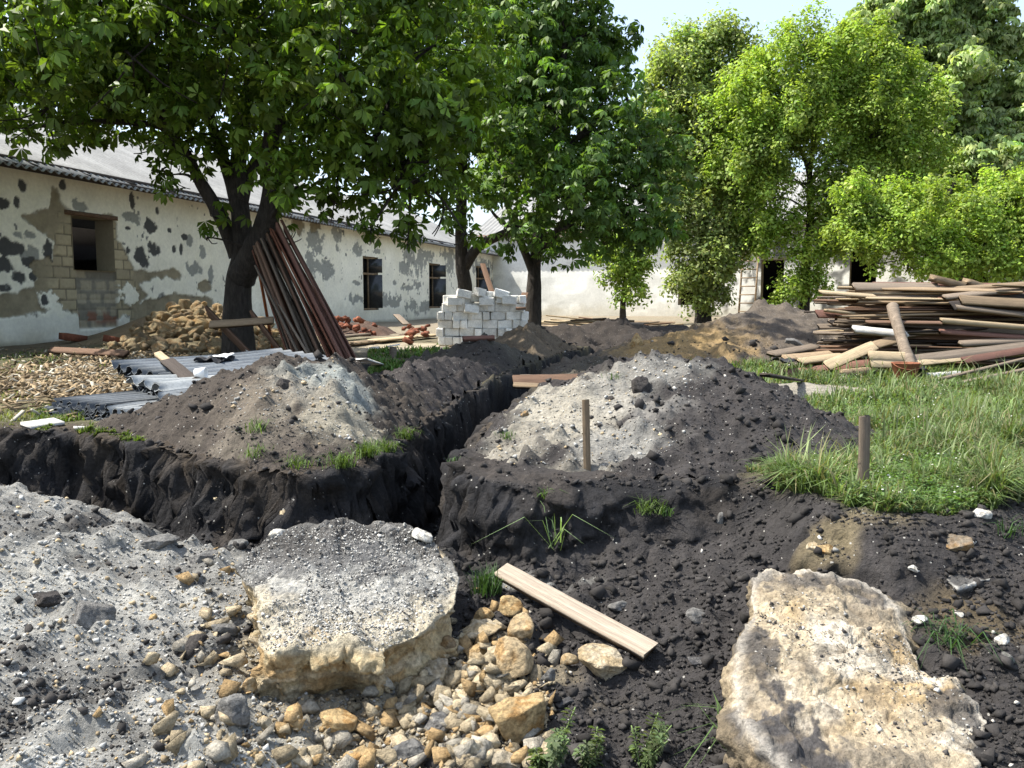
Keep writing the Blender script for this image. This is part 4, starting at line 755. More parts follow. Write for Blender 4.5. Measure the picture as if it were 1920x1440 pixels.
def stone(name, px, py, w, h, tint, label, rot=0, seed=None, deep=.85, sub=4, group=None, dust=0.0, Y=None, sink=.3, cat='stone', mat='rock'):
    seed = seed if seed is not None else int(px*7+py*3); g = hit(px, py+.30*h) if Y is None else P(px, py+.30*h, Y)
    k = g.y/FPX*(1.12 if py > 900 else 1.0); W2, H2 = w*k/2, h*k/2*.92; D2 = W2*deep
    p, f, c = stone_data(seed, tint, sub, dust=dust); a = math.radians(rot); p = p*np.array((W2, D2, H2))
    R = np.array(((math.cos(a), 0, math.sin(a)), (0, 1, 0), (-math.sin(a), 0, math.cos(a)))); p = p @ R.T
    o = obj(name, p, [f], M[mat], None, c, True, (g.x, g.y+.35*D2, g.z+H2*(1-2*sink)*.8)); tag(o, label, cat, group); return o
STONES = [
 (954, 1142, 48, 50, 'ochre', 'ochre stone propping up the pale board at its upper end', 20, 0), (912, 1160, 46, 40, 'ochre', 'small ochre stone beside the dark grass tuft and board end', 0, 0), (893, 1198, 92, 44, 'pale', 'long flat cream stone lying across its neighbours', -10, 0),
 (982, 1180, 54, 60, 'tan', 'jagged tan stone under the upper part of the pale board', 30, 0), (832, 1223, 50, 48, 'brown', 'brown stone in the shade at the big slab\'s right corner', -20, 0), (893, 1238, 34, 50, 'tan', 'narrow upright tan stone left of the large triangular stone', -55, 0),
 (950, 1244, 92, 104, 'tan', 'large triangular tan stone in the middle of the stone scatter', 20, 0), (865, 1250, 28, 30, 'pale', 'small cream stone touching the narrow upright stone', 0, 0), (872, 1272, 46, 28, 'tan', 'flat little tan stone below the narrow upright stone', -8, 0),
 (820, 1276, 70, 52, 'pale', 'dusty cream stone right of the dark stone under the slab', -20, .4), (1067, 1249, 34, 34, 'tan', 'lone small tan stone below the middle of the pale board', 0, 0), (1144, 1248, 116, 58, 'pale', 'flat pale stone tucked under the lower end of the board', 18, 0),
 (972, 1348, 118, 118, 'ochre', 'biggest loose stone, orange-tan and blocky, above the weeds', 10, 0), (892, 1407, 62, 60, 'pale', 'pale yellowish stone left of the biggest orange-tan stone', -10, 0), (952, 1428, 82, 56, 'pale', 'broad pale stone cut by the bottom edge of the picture', 5, .3),
 (826, 1357, 64, 42, 'grey', 'grey pointed stone among the tan rubble', -8, 0), (914, 1324, 46, 28, 'pale', 'small pale stone above the biggest orange-tan stone', -8, 0), (1027, 1268, 26, 42, 'grey', 'thin upright grey stone below the board', 12, 0), (1088, 1424, 38, 36, 'grey', 'grey round stone between the two weeds at the bottom', 0, .3),
 (1168, 1140, 52, 20, 'grey', 'flat grey stone half sunk in dark soil above the board', 0, .5), (1310, 1157, 54, 30, 'grey', 'wide grey stone half sunk in soil left of the cream boulder', 0, .4), (1313, 1242, 52, 30, 'dark', 'dark stone with a white streak left of the cream boulder', 8, 0),
 (628, 1348, 78, 54, 'ochre', 'orange-tan stone just below the big dusty slab', 12, 0), (440, 1346, 78, 80, 'grey', 'rough grey block at the lower left of the big dusty slab', 0, .5), (428, 1290, 38, 30, 'tan', 'small tan stone at the left foot of the big dusty slab', 15, 0), (672, 1417, 58, 32, 'ochre', 'orange stone near the bottom edge under the slab', -6, 0),
 (772, 1414, 78, 64, 'grey', 'grey and white stone near the bottom edge', 5, .3), (745, 1248, 66, 74, 'dark', 'blackish stone tucked under the right side of the slab', 0, 0), (158, 1155, 96, 66, 'grey', 'grey boulder with an orange broken end on the gravel bank', 26, .5), (85, 1128, 62, 36, 'soil', 'dark clod left of the boulder with the orange end', 0, 0),
 (360, 1210, 58, 52, 'soil', 'dark clod in the hollow left of the big slab', 0, 0), (415, 1186, 54, 28, 'grey', 'grey stone over the hollow at the slab\'s left', 15, .3), (565, 1421, 48, 54, 'pale', 'pale stone at the bottom edge below the big slab', -30, 0), (500, 1356, 34, 42, 'pale', 'small pale stone between grey block and slab', -20, 0), (466, 1288, 26, 48, 'tan', 'upright tan sliver leaning on the left of the slab', 18, 0),
 (372, 1046, 64, 26, 'grey', 'greenish grey flat stone at the trench edge', -14, .6), (436, 1026, 52, 24, 'grey', 'grey stone on the trench edge behind the slab', -14, .5), (1790, 1026, 68, 36, 'brown', 'grey-brown stone in dark soil above the flat slab at right', -16, .4), (1838, 968, 44, 20, 'white', 'pale stone on the rim of the grass at far right', 4, 0),
 (1878, 1203, 34, 32, 'white', 'whitish stone, upper of the pair at the right edge', 10, 0), (1888, 1232, 36, 38, 'grey', 'grey stone, lower of the pair at the right edge', 35, .3), (1727, 1164, 30, 22, 'white', 'small white stone right of the cream boulder', 0, 0), (1798, 1158, 17, 11, 'white', 'tiny white oval stone in soil at right', 0, 0), (1715, 1086, 22, 16, 'white', 'small rough white stone behind the cream boulder', 0, 0),
 (1526, 1036, 24, 22, 'pale', 'small cream stone on the yellow patch behind the cream boulder', 0, 0), (1550, 1030, 30, 28, 'ochre', 'yellowish lump on the sandy patch behind the cream boulder', 0, 0), (1352, 985, 16, 30, 'grey', 'small upright grey stone on the dark slope', 6, 0), (1207, 722, 46, 44, 'soil', 'big dark clod on the crest of the black heap', 0, 0), (1146, 746, 16, 13, 'soil', 'small dark clod on the cream gravel of the black heap', 0, 0), (1058, 900, 22, 15, 'soil', 'dark pebble-like clod at the foot of the stake', 0, 0),
 (530, 722, 30, 24, 'soil', 'dark clod on the left heap beside the pale crest', 0, 0), (984, 775, 26, 20, 'brown', 'brown lump on the left flank of the black heap', 0, 0), (1195, 638, 34, 42, 'ochre', 'yellow boulder in the dark bank beyond the trench', 5, 0), (1490, 641, 40, 20, 'grey', 'flat grey stone at the right foot of the sandy-footed heap', 10, 0), (1432, 702, 16, 11, 'white', 'white stone in the grass before the wood pile', 0, 0),
 (700, 652, 26, 16, 'white', 'white stone in grass left of the little stump', 0, 0), (1680, 955, 13, 14, 'white', 'white fragment at the rim of the grass by the right stake', 0, 0), (300, 1020, 70, 30, 'grey', 'grey stone jutting from the gravel bank over the trench', -8, .6), (1700, 1262, 34, 20, 'grey', 'grey sliver beside the cream boulder\'s right edge', 30, .3), (1060, 1320, 36, 24, 'dark', 'dark clod right of the biggest orange-tan stone', 0, 0)]
for s_ in STONES: stone('stone', s_[0], s_[1], s_[2], s_[3], s_[4], s_[5], s_[6], dust=s_[7], sub=5 if s_[2] > 60 and s_[1] > 900 else 4, deep=.8)
# flat slab at the right
def slab(name, outline, colour, label, thick, seed, cat, res=(220, 46, 16), under=.12, amp=.02, ridge=.0, dome=.0, jag=.03, bulge=.0, crag=1.0, side=.5):
    """rough slab: outline in photo pixels with depth; top rings, then a craggy side and a bottom"""
    pts = np.array([tuple(P(*q)) for q in outline]); c0 = pts.mean(0); cl = np.vstack([pts, pts[:1]])
    seg = np.sqrt((np.diff(cl, axis=0)**2).sum(1)); t = np.concatenate([[0], np.cumsum(seg)]); na, nr, ns = res
    u = np.linspace(0, t[-1], na, endpoint=False); ring = np.stack([np.interp(u, t, cl[:, i]) for i in range(3)], 1)
    tn = np.roll(ring, -2, 0)-np.roll(ring, 2, 0); out = np.stack([tn[:, 1], -tn[:, 0]], 1); out /= np.linalg.norm(out, axis=1)[:, None]+1e-9
    if ((ring[:, :2]-c0[:2])*out).sum() < 0: out = -out
    an = np.linspace(0, 2*math.pi, na, endpoint=False); ja = jag*(np.abs(fbm(ring[:, 0]*5, ring[:, 1]*5, seed, 4, seed+5))*2.2-.5+.5*fbm(ring[:, 0]*17, ring[:, 1]*17, seed, 3, seed+6)); ring[:, :2] += out*ja[:, None]
    A = np.column_stack([pts[:, :2], np.ones(len(pts))]); pl = np.linalg.lstsq(A, pts[:, 2], rcond=None)[0]
    V = [np.append(c0[:2], pl @ np.append(c0[:2], 1))[None]]; kind = [np.array([0.0])]
    for i in range(1, nr+1):
        f = i/nr; q = c0+(ring-c0)*f; V.append(q); kind.append(np.full(na, f))
    for i in range(1, ns+1):
        f = i/ns; q = ring.copy(); q[:, 2] -= thick*f; prof = bulge*math.sin(min(f*3.4, 1.0)*1.3)-under*f**1.15
        zz = ring[:, 2]-thick*f; Fg, rg1 = cells(ring[:, 0]*5, ring[:, 1]*5, zz*6+f*.6, seed+31); wv = ((rg1-.5)*.085*side+fbm(ring[:, 0]*4, ring[:, 1]*4, zz*6, 3, seed+7)*.05-.05*f*(Fg-.4)*side)*min(1, f*6); q[:, :2] += out*(prof+wv)[:, None]; V.append(q); kind.append(np.full(na, 1+f))
    V = np.concatenate(V); kd = np.concatenate(kind); n = len(V)
    d = amp*(fbm(V[:, 0]*4, V[:, 1]*4, V[:, 2]*4, 4, seed)*1.6+1.0*fbm(V[:, 0]*18, V[:, 1]*18, V[:, 2]*18, 4, seed+1)+.35*(0.3-np.abs(fbm(V[:, 0]*9, V[:, 1]*9, V[:, 2]*9, 3, seed+2)))*2)
    Fc, rc = cells(V[:, 0]*7, V[:, 1]*7, V[:, 2]*9, seed+11); Fd, rd = cells(V[:, 0]*17, V[:, 1]*17, V[:, 2]*20, seed+15); Fe, re_ = cells(V[:, 0]*40, V[:, 1]*40, V[:, 2]*40, seed+19)
    ch = (rc-.5)*.055+(rd-.5)*.026+(.4-Fd)*.012; d = d+np.where(kd < 1, sstep(.5, 1., kd)*.3+.25, .28)*ch*crag+(re_-.5)*.006*crag
    top = sstep(1.15, .9, kd); V[:, 2] += d*top+dome*(1-kd**2)*(kd < 1)
    sidx = np.clip((np.arange(n)-1) % na, 0, na-1); V[:, :2] += out[sidx]*((d*1.6*(1-top))[:, None])
    Fq = []; tri = [(0, 1+j, 1+(j+1) % na) for j in range(na)]
    for i in range(nr+ns-1):
        a = 1+i*na+np.arange(na); b = 1+i*na+(np.arange(na)+1) % na; Fq.append(np.stack([a, a+na, b+na, b], 1))
    bot = 1+(nr+ns-1)*na; V = np.vstack([V, V[bot:bot+na].mean(0)]); kd = np.append(kd, 2.0)
    btri = [(n, bot+(j+1) % na, bot+j) for j in range(na)]
    o = obj(name, V, [np.array(tri)[:, ::-1], np.concatenate(Fq)[:, ::-1], np.array(btri)[:, ::-1]], M['rock'], None, colour(V, kd), True); tag(o, label, cat); return o, V, kd
def col_r1(V, kd):
    x, y, z = V.T; a = fbm(x*4, y*4, z*4, 4, 401); b = fbm(x*13, y*13, z*13, 4, 402); c = np.tile(np.array((0.22, 0.218, 0.205)), (len(V), 1)); f3 = fbm(x*36, y*36, z*36, 3, 405)
    c = mixc(c, sstep(-.15, .2, a+b*.8+f3*.3), (0.36, 0.352, 0.32)); c = mixc(c, sstep(.02, .25, fbm(x*4, y*4, 7.7, 3, 403)+b*.5+f3*.3)*.75, (0.085, 0.084, 0.085))
    c = mixc(c, sstep(2.93, 3.05, y+a*.2+b*.1)*.8, (0.060, 0.056, 0.052))
    c = mixc(c, sstep(2.80, 2.62, y+a*.25+b*.12)*.85, (0.47, 0.42, 0.32)); c = mixc(c, sstep(2.75, 2.6, y)*sstep(.1, .3, b)*.5, (0.34, 0.24, 0.12))
    fr = sstep(.84, 1.0, kd+b*.16+a*.12)*sstep(2.98, 2.66, y+a*.2); c = mixc(c, fr, (0.42, 0.37, 0.27)); sd_ = sstep(1.02, 1.1, kd+a*.1)
    c = mixc(c, sd_, (0.46, 0.37, 0.22)); c = mixc(c, sd_*sstep(-.05, .25, b+a*.5)*.7, (0.36, 0.225, 0.095)); c = mixc(c, sd_*sstep(.05, .3, fbm(x*7, y*7, z*22, 3, 404))*.7, (0.56, 0.48, 0.34)); return c
R1 = [(452, 1085, 2.93), (437, 1060, 2.98), (462, 1030, 3.04), (500, 1002, 3.1), (560, 988, 3.14), (640, 980, 3.16), (720, 980, 3.16), (775, 990, 3.14), (812, 1012, 3.08), (840, 1045, 3.0), (856, 1085, 2.9), (852, 1120, 2.81), (838, 1150, 2.74), (795, 1184, 2.62), (745, 1206, 2.55), (702, 1220, 2.51), (672, 1204, 2.52), (645, 1196, 2.53), (600, 1212, 2.49), (555, 1220, 2.47), (508, 1228, 2.46), (478, 1206, 2.52), (488, 1165, 2.62), (500, 1135, 2.71), (478, 1105, 2.84)]
slab1, V1, K1 = slab('boulder', R1, col_r1, 'big broken limestone slab with grey dusty top and tan front face', .31, 410, 'boulder', under=.07, amp=.016, res=(460, 70, 44), jag=.012, side=1.0)
def col_r2(V, kd):
    x, y, z = V.T; a = fbm(x*3.2, y*3.2, z*3, 4, 421); b = fbm(x*12, y*12, z*12, 4, 422); c = np.tile(np.array((0.42, 0.35, 0.245)), (len(V), 1))
    c = mixc(c, sstep(-.02, .25, a+b*.3)*.75, (0.37, 0.255, 0.115)); c = mixc(c, sstep(.05, .3, fbm(x*4, y*4, 3.3, 4, 423)+b*.25)*.9, (0.54, 0.49, 0.40)); c = mixc(c, sstep(.12, .4, b+.3*a)*.5, (0.20, 0.17, 0.13))
    f30 = fbm(x*34, y*34, z*34, 3, 424)
    # soil lying on it, measured on the slab itself
    for (qx, qy, Yd, rx, ry, k) in ((1540, 1105, 2.80, .26, .07, .85), (1455, 1395, 2.08, .13, .13, 1.0), (1800, 1300, 2.22, .07, .06, .85), (1410, 1250, 2.45, .05, .22, .9), (1640, 1150, 2.65, .12, .08, .45), (1600, 1430, 2.0, .12, .06, .5)):
        h = P(qx, qy, Yd); c = mixc(c, blob(x, y, h.x, h.y, rx, ry, .22, b*1.3+a*.8+f30*.7)*k, (0.075, 0.070, 0.068))
    c = mixc(c, sstep(.25, .5, f30+.5*b)*.55, (0.14, 0.115, 0.085)); c = mixc(c, sstep(.10, .02, np.abs(fbm(x*6, y*6, z*6, 3, 425)))*.35, (0.20, 0.16, 0.11))
    sd_ = sstep(1.02, 1.15, kd); c = mixc(c, sd_*.75, (0.24, 0.19, 0.12)); c = mixc(c, sstep(1.4, 1.8, kd)*.8, (0.06, 0.055, 0.05)); c = mixc(c, sstep(.9, .99, kd)*sstep(1.06, 1.0, kd)*.5, (0.52, 0.48, 0.41)); return c
R2 = [(1408, 1082, 2.86), (1440, 1072, 2.88), (1520, 1070, 2.88), (1595, 1088, 2.84), (1648, 1108, 2.78), (1680, 1150, 2.66), (1685, 1190, 2.56), (1712, 1225, 2.47), (1722, 1250, 2.42), (1790, 1275, 2.34), (1812, 1310, 2.26), (1845, 1345, 2.19), (1850, 1400, 2.08), (1838, 1450, 1.99), (1800, 1500, 1.92), (1600, 1510, 1.90), (1480, 1460, 1.97), (1420, 1400, 2.07), (1384, 1340, 2.2), (1376, 1270, 2.36), (1388, 1200, 2.52), (1408, 1140, 2.7)]
slab2, V2, K2 = slab('boulder', R2, col_r2, 'large cream and ochre boulder with dark soil on its edges, lower right', .22, 430, 'boulder', under=.04, amp=.020, res=(460, 90, 24), dome=.03, jag=.016, bulge=.01)
def col_r3(V, kd):
    x, y, z = V.T; b = fbm(x*12, y*12, z*12, 4, 442); c = np.tile(np.array((0.085, 0.082, 0.078)), (len(V), 1)); c = mixc(c, sstep(.0, .3, b)*.7, (0.17, 0.165, 0.155)); return mixc(c, sstep(.93, .99, kd+b*.06)*sstep(1.3, 1.1, kd)*.9, (0.40, 0.39, 0.36))
slab('flat_stone', [(1772, 1088, 2.86), (1800, 1070, 2.92), (1850, 1058, 2.96), (1905, 1046, 3.0), (1914, 1066, 2.93), (1890, 1080, 2.88), (1840, 1090, 2.85), (1795, 1102, 2.81)], col_r3, 'grey slab with white rim jutting from dark soil at the right edge', .05, 440, 'stone', res=(160, 20, 8), under=.02, amp=.01, jag=.01, crag=.4)
slab('concrete_slab', [(1415, 722, 7.6), (1500, 717, 7.9), (1565, 726, 7.45), (1575, 740, 6.95), (1520, 748, 6.7), (1430, 744, 6.8)], lambda V, kd: np.tile(np.array((0.25, 0.23, 0.19)), (len(V), 1)), 'pale worn concrete slab in the grass left of the wood pile', .10, 450, 'slab', res=(90, 12, 4), under=.0, amp=.012, jag=.03, crag=.3)
# dust and chips lying on the two boulders
def on_slab(V, kd, n, pale, lim, thr, seed):
    rg = np.random.default_rng(seed); I = np.where(kd < .96)[0]; wI = kd[I]+.02; I = rg.choice(I, n, p=wI/wI.sum()); p = V[I]+rg.normal(0, .006, (n, 3))*np.array((1, 1, 0)); m = fbm(p[:, 0]*5, p[:, 1]*5, 0, 3, seed) > thr; p = p[m]; n = len(p)
    s = np.minimum(.0016*rg.pareto(2.3, n)+.0018, lim); cc = np.where(rg.random((n, 1)) < pale, np.array([[0.38, 0.372, 0.345]]), np.array([[0.06, 0.056, 0.053]]))*rg.uniform(.7, 1.25, (n, 1)); pebbles('gravel', p[:, 0], p[:, 1], p[:, 2], s, cc, .2)
on_slab(V1, K1, 7000, .8, .007, -.3, 461); on_slab(V1, K1, 5000, .85, .006, .02, 463); on_slab(V2, K2, 2500, .35, .010, .02, 462)
for a in ((520, 1006, 34, 30, 'white', 'whitish lump on the rear left rim of the big slab', 0, 3.10), (728, 992, 56, 34, 'grey', 'grey stone lying on the rear edge of the big slab', 0, 3.12), (606, 985, 28, 22, 'grey', 'small grey stone on the rear edge of the slab, left of the larger', 0, 3.13), (652, 1026, 22, 18, 'grey', 'little grey stone on the dusty top of the big slab', 0, 3.02), (790, 1005, 40, 24, 'white', 'pale lump on the rear right rim of the big slab', 10, 3.07)): stone('stone', *a[:7], Y=a[7], sink=.2)
# medium chips of broken limestone between the loose stones: too many to count
rg = np.random.default_rng(470); n = 1250
cx = np.concatenate([rg.normal(885, 100, 2000), rg.normal(560, 160, 350), rg.normal(430, 60, 250)]); cy = np.concatenate([rg.normal(1320, 65, 2000), rg.normal(1390, 45, 350), rg.normal(1180, 90, 250)])
m = (cy < 1500) & (cx < 1040) & (cx > 150); x, y, z, ok = cast(cx[m], cy[m], None, 8); x, y, z = x[ok], y[ok], z[ok]; n = len(x)
sz = np.minimum(.009*rg.pareto(1.9, n)+.005, .048); u = rg.random((n, 1)); cc = np.where(u < .62, np.array([[0.43, 0.355, 0.235]]), np.where(u < .82, np.array([[0.36, 0.33, 0.27]]), np.array([[0.40, 0.275, 0.135]])))*rg.uniform(.7, 1.2, (n, 1))
strew('limestone_chips', x, y, z, sz*1.15, cc, hulls(18, 9, 480), .3, 'rock')
strew('soil_clods', *CLOD, hulls(14, 16, 540), .10, 'pebble')

# rubble thrown against the building on the left: single stones, copied from a few
def scatter_copies(protos, spots, labels, cat, group):
    for i, (loc, s, e) in enumerate(spots):
        pr = protos[i % len(protos)]; o = pr.copy(); C.objects.link(o); o.location = loc; o.scale = s; o.rotation_euler = e; tag(o, labels(i, loc, s), cat, group)
rg = np.random.default_rng(490)
PR = [obj('rubble_stone', *(lambda d: (d[0], [d[1]], M['rock'], None, d[2], True))(stone_data(500+i, ('rubble', 'tan', 'rubble', 'ochre', 'rubble', 'rubble', 'brown')[i], 3))) for i in range(7)]
spots = []
def rub(px, py, size):
    g = hit(px, py)
    if g.y < 8: return
    spots.append((g+Vector((0, 0, size*.35)), (size*rg.uniform(.8, 1.5), size*rg.uniform(.7, 1.2), size*rg.uniform(.5, .85)), tuple(rg.uniform(0, 6.28, 3)*np.array((.15, .15, 1)))))
cnt = 0
while cnt < 250:
    px_, py_ = rg.uniform(205, 545), rg.uniform(565, 668)
    top_ = np.interp(px_, [205, 245, 290, 310, 420, 470, 545], [650, 625, 600, 570, 562, 590, 640]); bot_ = np.interp(px_, [205, 300, 420, 545], [660, 664, 668, 680])
    if top_ < py_ < bot_: rub(px_, py_, rg.choice([.07, .10, .13, .17], p=[.3, .38, .25, .07])); cnt += 1
tone = ['sandy', 'tan', 'sandy', 'ochre', 'sandy', 'sandy', 'brown']
def rub_label(i, loc, s):
    px_, py_ = topx(*loc); z_ = 'along the foot' if py_ > 640 else ('half way up' if py_ > 605 else 'near the top'); x_ = 'left end' if px_ < 300 else ('middle' if px_ < 410 else 'right end')
    return f"{'large' if s[0] > .19 else 'small'} {tone[i % 7]} stone {z_} of the rubble pile by the wall, {x_}"
scatter_copies(PR, spots, rub_label, 'rubble stone', 'stones of the rubble pile along the left wall')
for o in PR: bpy.data.objects.remove(o)
# bricks: broken red ones by the wall, one whole near it
bk = MB(); bk.box((0, 0, 0), (.25, .12, .065)); bv = np.array([tuple(p) for p in bk.v])
def brick(loc, rot, s=(1, 1, 1), label='', group=None):
    o = obj('brick', bv+RNG.normal(0, .006, bv.shape), bk.f, M['brick'], None, None, False, loc); o.rotation_euler = rot; o.scale = s; tag(o, label, 'brick', group); return o
for i in range(98):
    if i < 80: px_, py_ = rg.uniform(615, 705), 0; py_ = rg.uniform(np.interp(px_, [615, 650, 712], [592, 590, 612]), 640); w_ = 'red brick fragment in the heap behind the leaning boards'
    else: px_, py_ = rg.normal(780, 13), rg.normal(630, 6); w_ = 'red brick fragment in the small pile left of the white blocks'
    g = P(px_, py_, 19+rg.uniform(-1.2, 1.2)*1.0) if i < 80 else hit(px_, py_)
    z0 = surf(g.x, g.y); hh_ = max(z0+.03, min(g.z, z0+.36)) if i < 80 else z0+.05+.1*rg.random()
    brick((g.x, g.y, hh_), tuple(rg.uniform(-.7, .7, 2))+(rg.uniform(0, 6.28),), (rg.uniform(.4, .75), rg.uniform(.6, 1.0), rg.uniform(.7, 1.1)), w_, 'red bricks behind the boards' if i < 80 else 'red bricks left of the white blocks')
g = hit(138, 642); brick((g.x, g.y, g.z+.08), (.1, .1, 1.2), (1.6, 1.4, 1.7), 'dark red brick lump lying against the left wall under the window'); g = hit(212, 643); brick((g.x, g.y, g.z+.05), (.1, .2, .4), (1.1, 1.2, 1.3), 'small dark red brick at the left end of the rubble pile')
# earth under the brick heap
xs, ys = np.meshgrid(np.linspace(-1, 1, 40), np.linspace(-1, 1, 40)); g = P(665, 620, 19.3); r = np.hypot(xs, ys); hz = .34*np.exp(-r*r*2.6)-.09+.10*fbm(xs*5, ys*5, 0, 4, 5)
i = np.arange(1600).reshape(40, 40); q4 = np.stack([i[:-1, :-1], i[:-1, 1:], i[1:, 1:], i[1:, :-1]], -1).reshape(-1, 4)
o = obj('debris_heap', np.stack([xs.ravel()*1.5, ys.ravel()*2.2, hz.ravel()], 1), [q4], M['heap'], None, np.tile(np.array((0.075, 0.048, 0.035)), (1600, 1))*(1+.5*fbm(xs.ravel()*6, ys.ravel()*6, 0, 3, 8))[:, None], True, (g.x, g.y, surf(g.x, g.y))); tag(o, 'reddish debris heap against the wall behind the leaning boards', 'debris heap')

# ------------------------------------------------------------------ stack of white blocks
def block_mesh(seed, L=.25, Wd=.12, H=.138):
    rg = np.random.default_rng(seed); bm = bmesh.new(); bmesh.ops.create_cube(bm, size=1.0)
    for v in bm.verts: v.co = Vector((v.co.x*L, v.co.y*Wd, v.co.z*H))
    bmesh.ops.bevel(bm, geom=list(bm.edges), offset=.016, segments=2, affect='EDGES', profile=.6)
    for v in bm.verts: v.co += Vector(rg.normal(0, .0035, 3))
    me = bpy.data.meshes.new('block'); bm.to_mesh(me); bm.free(); me.materials.append(M['block']); return me
BM_ = [block_mesh(600+i) for i in range(6)]
def block(loc, rz, label, tilt=(0, 0), seed=0, name='white_block'):
    o = bpy.data.objects.new(name, BM_[seed % 6]); C.objects.link(o); o.location = loc; o.rotation_euler = (tilt[0], tilt[1], rz); tag(o, label, 'building block', 'white blocks of the stack'); return o
g0 = G(816, 650); g1 = G(986, 640); Yb = 14.6; x0 = P(818, 648, Yb).x; x1 = P(989, 648, Yb).x; zb = surf((x0+x1)/2, Yb)+.01
rg = np.random.default_rng(77); kk = 0; rown = ['bottom', 'second', 'third', 'fourth', 'fifth', 'sixth']
for r in range(6):
    for layer in range(3):
        x = x0+rg.uniform(0, .03)+(.02*r if r > 3 else 0); j = 0; yy = Yb+.06+layer*.29
        while x < x1-.10:
            st = rg.random() < (.5 if layer == 0 else 0.9); w = .25 if st else .12
            if x+w > x1+.06: st = False; w = .12
            if not (layer == 0 and r == 5 and .24*(x1-x0) < x-x0 < .36*(x1-x0)):
                where = ('left end' if x-x0 < .3 else ('right end' if x1-x < .42 else 'middle')); side = 'front' if layer == 0 else ('hidden middle' if layer == 1 else 'rear')
                block((x+w/2, yy+(0 if not st else 0)+(.065 if (not st or True) else 0), zb+.069+.141*r), (0 if st else math.pi/2)+rg.normal(0, .03), f"white {'long-side' if st else 'end-on'} block in the {rown[r]} course of the stack, {side} row, {where}", (rg.normal(0, .015), rg.normal(0, .02)), kk)
                if st and layer == 0: block((x+w/2, yy+.065+.125, zb+.069+.141*r), rg.normal(0, .02), f'white block behind the front of the {rown[r]} course, {where} of stack', (0, 0), kk+1)
            x += w+rg.uniform(.004, .014); kk += 1
TOPB = [(852, 562, .12, .1, 0, 'tilted greyish block at the left of the stack\'s top'), (876, 560, 1.2, .5, .35, 'block tipped on edge in the gap of the stack\'s top'), (884, 577, .3, -.5, .3, 'white block sliding down the gap in the front of the stack'), (896, 555, .5, .2, .1, 'block leaning on its neighbours, top left of the stack'), (912, 562, .1, 0, 0, 'upright white block standing at the middle of the stack\'s top'), (925, 552, .7, .3, .2, 'tilted white block on the very top of the stack'), (900, 545, 1.9, .3, .2, 'highest block, tilted, on the stack\'s left half'),
        (938, 567, .0, .05, 0, 'white block on the top course right of the gap'), (955, 560, .1, 0, .1, 'pinkish grey block on the stack\'s top right'), (965, 575, 0, 0, 0, 'white block under the pinkish grey block'), (940, 548, .4, .2, .5, 'small block balanced on the top right of the stack'), (918, 572, 1.57, .1, 0, 'end-on block wedged below the top of the stack'), (870, 548, .2, .1, .4, 'tilted block on the top left edge of the stack'), (890, 590, 1.4, .2, .25, 'rounded block stuck in the gap of the fourth course')]
for i, (a, b, rz, t1, t2, lb) in enumerate(TOPB): block(P(a, b+3, Yb+.02+.12*(i % 2)), rz*.6, lb, (t1*.45, t2*.5), i)

# ------------------------------------------------------------------ boards
def plank_mesh(seed, mat, jag=.5):
    """unit board along x, uneven edges and broken ends"""
    rg = np.random.default_rng(seed); k = 9; V = []; F = []
    for i in range(k):
        u = i/(k-1)-.5; w = .5*(1+rg.normal(0, .012)); dy = .02*math.sin(u*3+seed); dz = rg.normal(0, .02)
        for sy, sz in ((-1, -1), (1, -1), (1, 1), (-1, 1)):
            e = (rg.normal(0, .012)*jag if 0 < i < k-1 else rg.uniform(-.035, .01)*jag*np.sign(u)*1.0)
            V.append((u+e, sy*w+dy+rg.normal(0, .008), sz*.5+dz))
    for i in range(k-1):
        for j in range(4): F.append((4*i+j, 4*i+(j+1) % 4, 4*i+4+(j+1) % 4, 4*i+4+j))
    F.append((0, 3, 2, 1)); F.append(tuple(4*(k-1)+j for j in range(4)))
    return mesh_data('board', V, [np.array([f[::-1] for f in F])], M[mat])
WOODS = {'bleached': 'wood_bleached', 'pale': 'wood_pale', 'tan': 'wood_tan', 'grey': 'wood_grey', 'brown': 'wood_brown', 'red': 'wood_red', 'white': 'wood_white', 'dark': 'wood_dark', 'rust': 'wood_rust', 'orange': 'wood_orange'}
PM = {k: [plank_mesh(700+i*13+j, v) for j in range(4)] for i, (k, v) in enumerate(WOODS.items())}
_pc = 0
def board(a, b, w, t, tone, label, group=None, roll=0.0, name='board', cat='board'):
    global _pc; _pc += 1
    a, b = Vector(a), Vector(b); x = (b-a); L = x.length; x /= L; y = Vector((0, 0, 1)).cross(x)
    y = Vector((0, 1, 0)) if y.length < 1e-3 else y.normalized(); z = x.cross(y); R = Matrix((x, y, z)).transposed() @ Matrix.Rotation(roll, 3, 'X')
    o = bpy.data.objects.new(name, PM[tone][_pc % 4]); C.objects.link(o)
    o.matrix_world = Matrix.Translation((a+b)/2) @ R.to_4x4() @ Matrix.Diagonal((L, w, t, 1)); tag(o, label, cat, group); return o
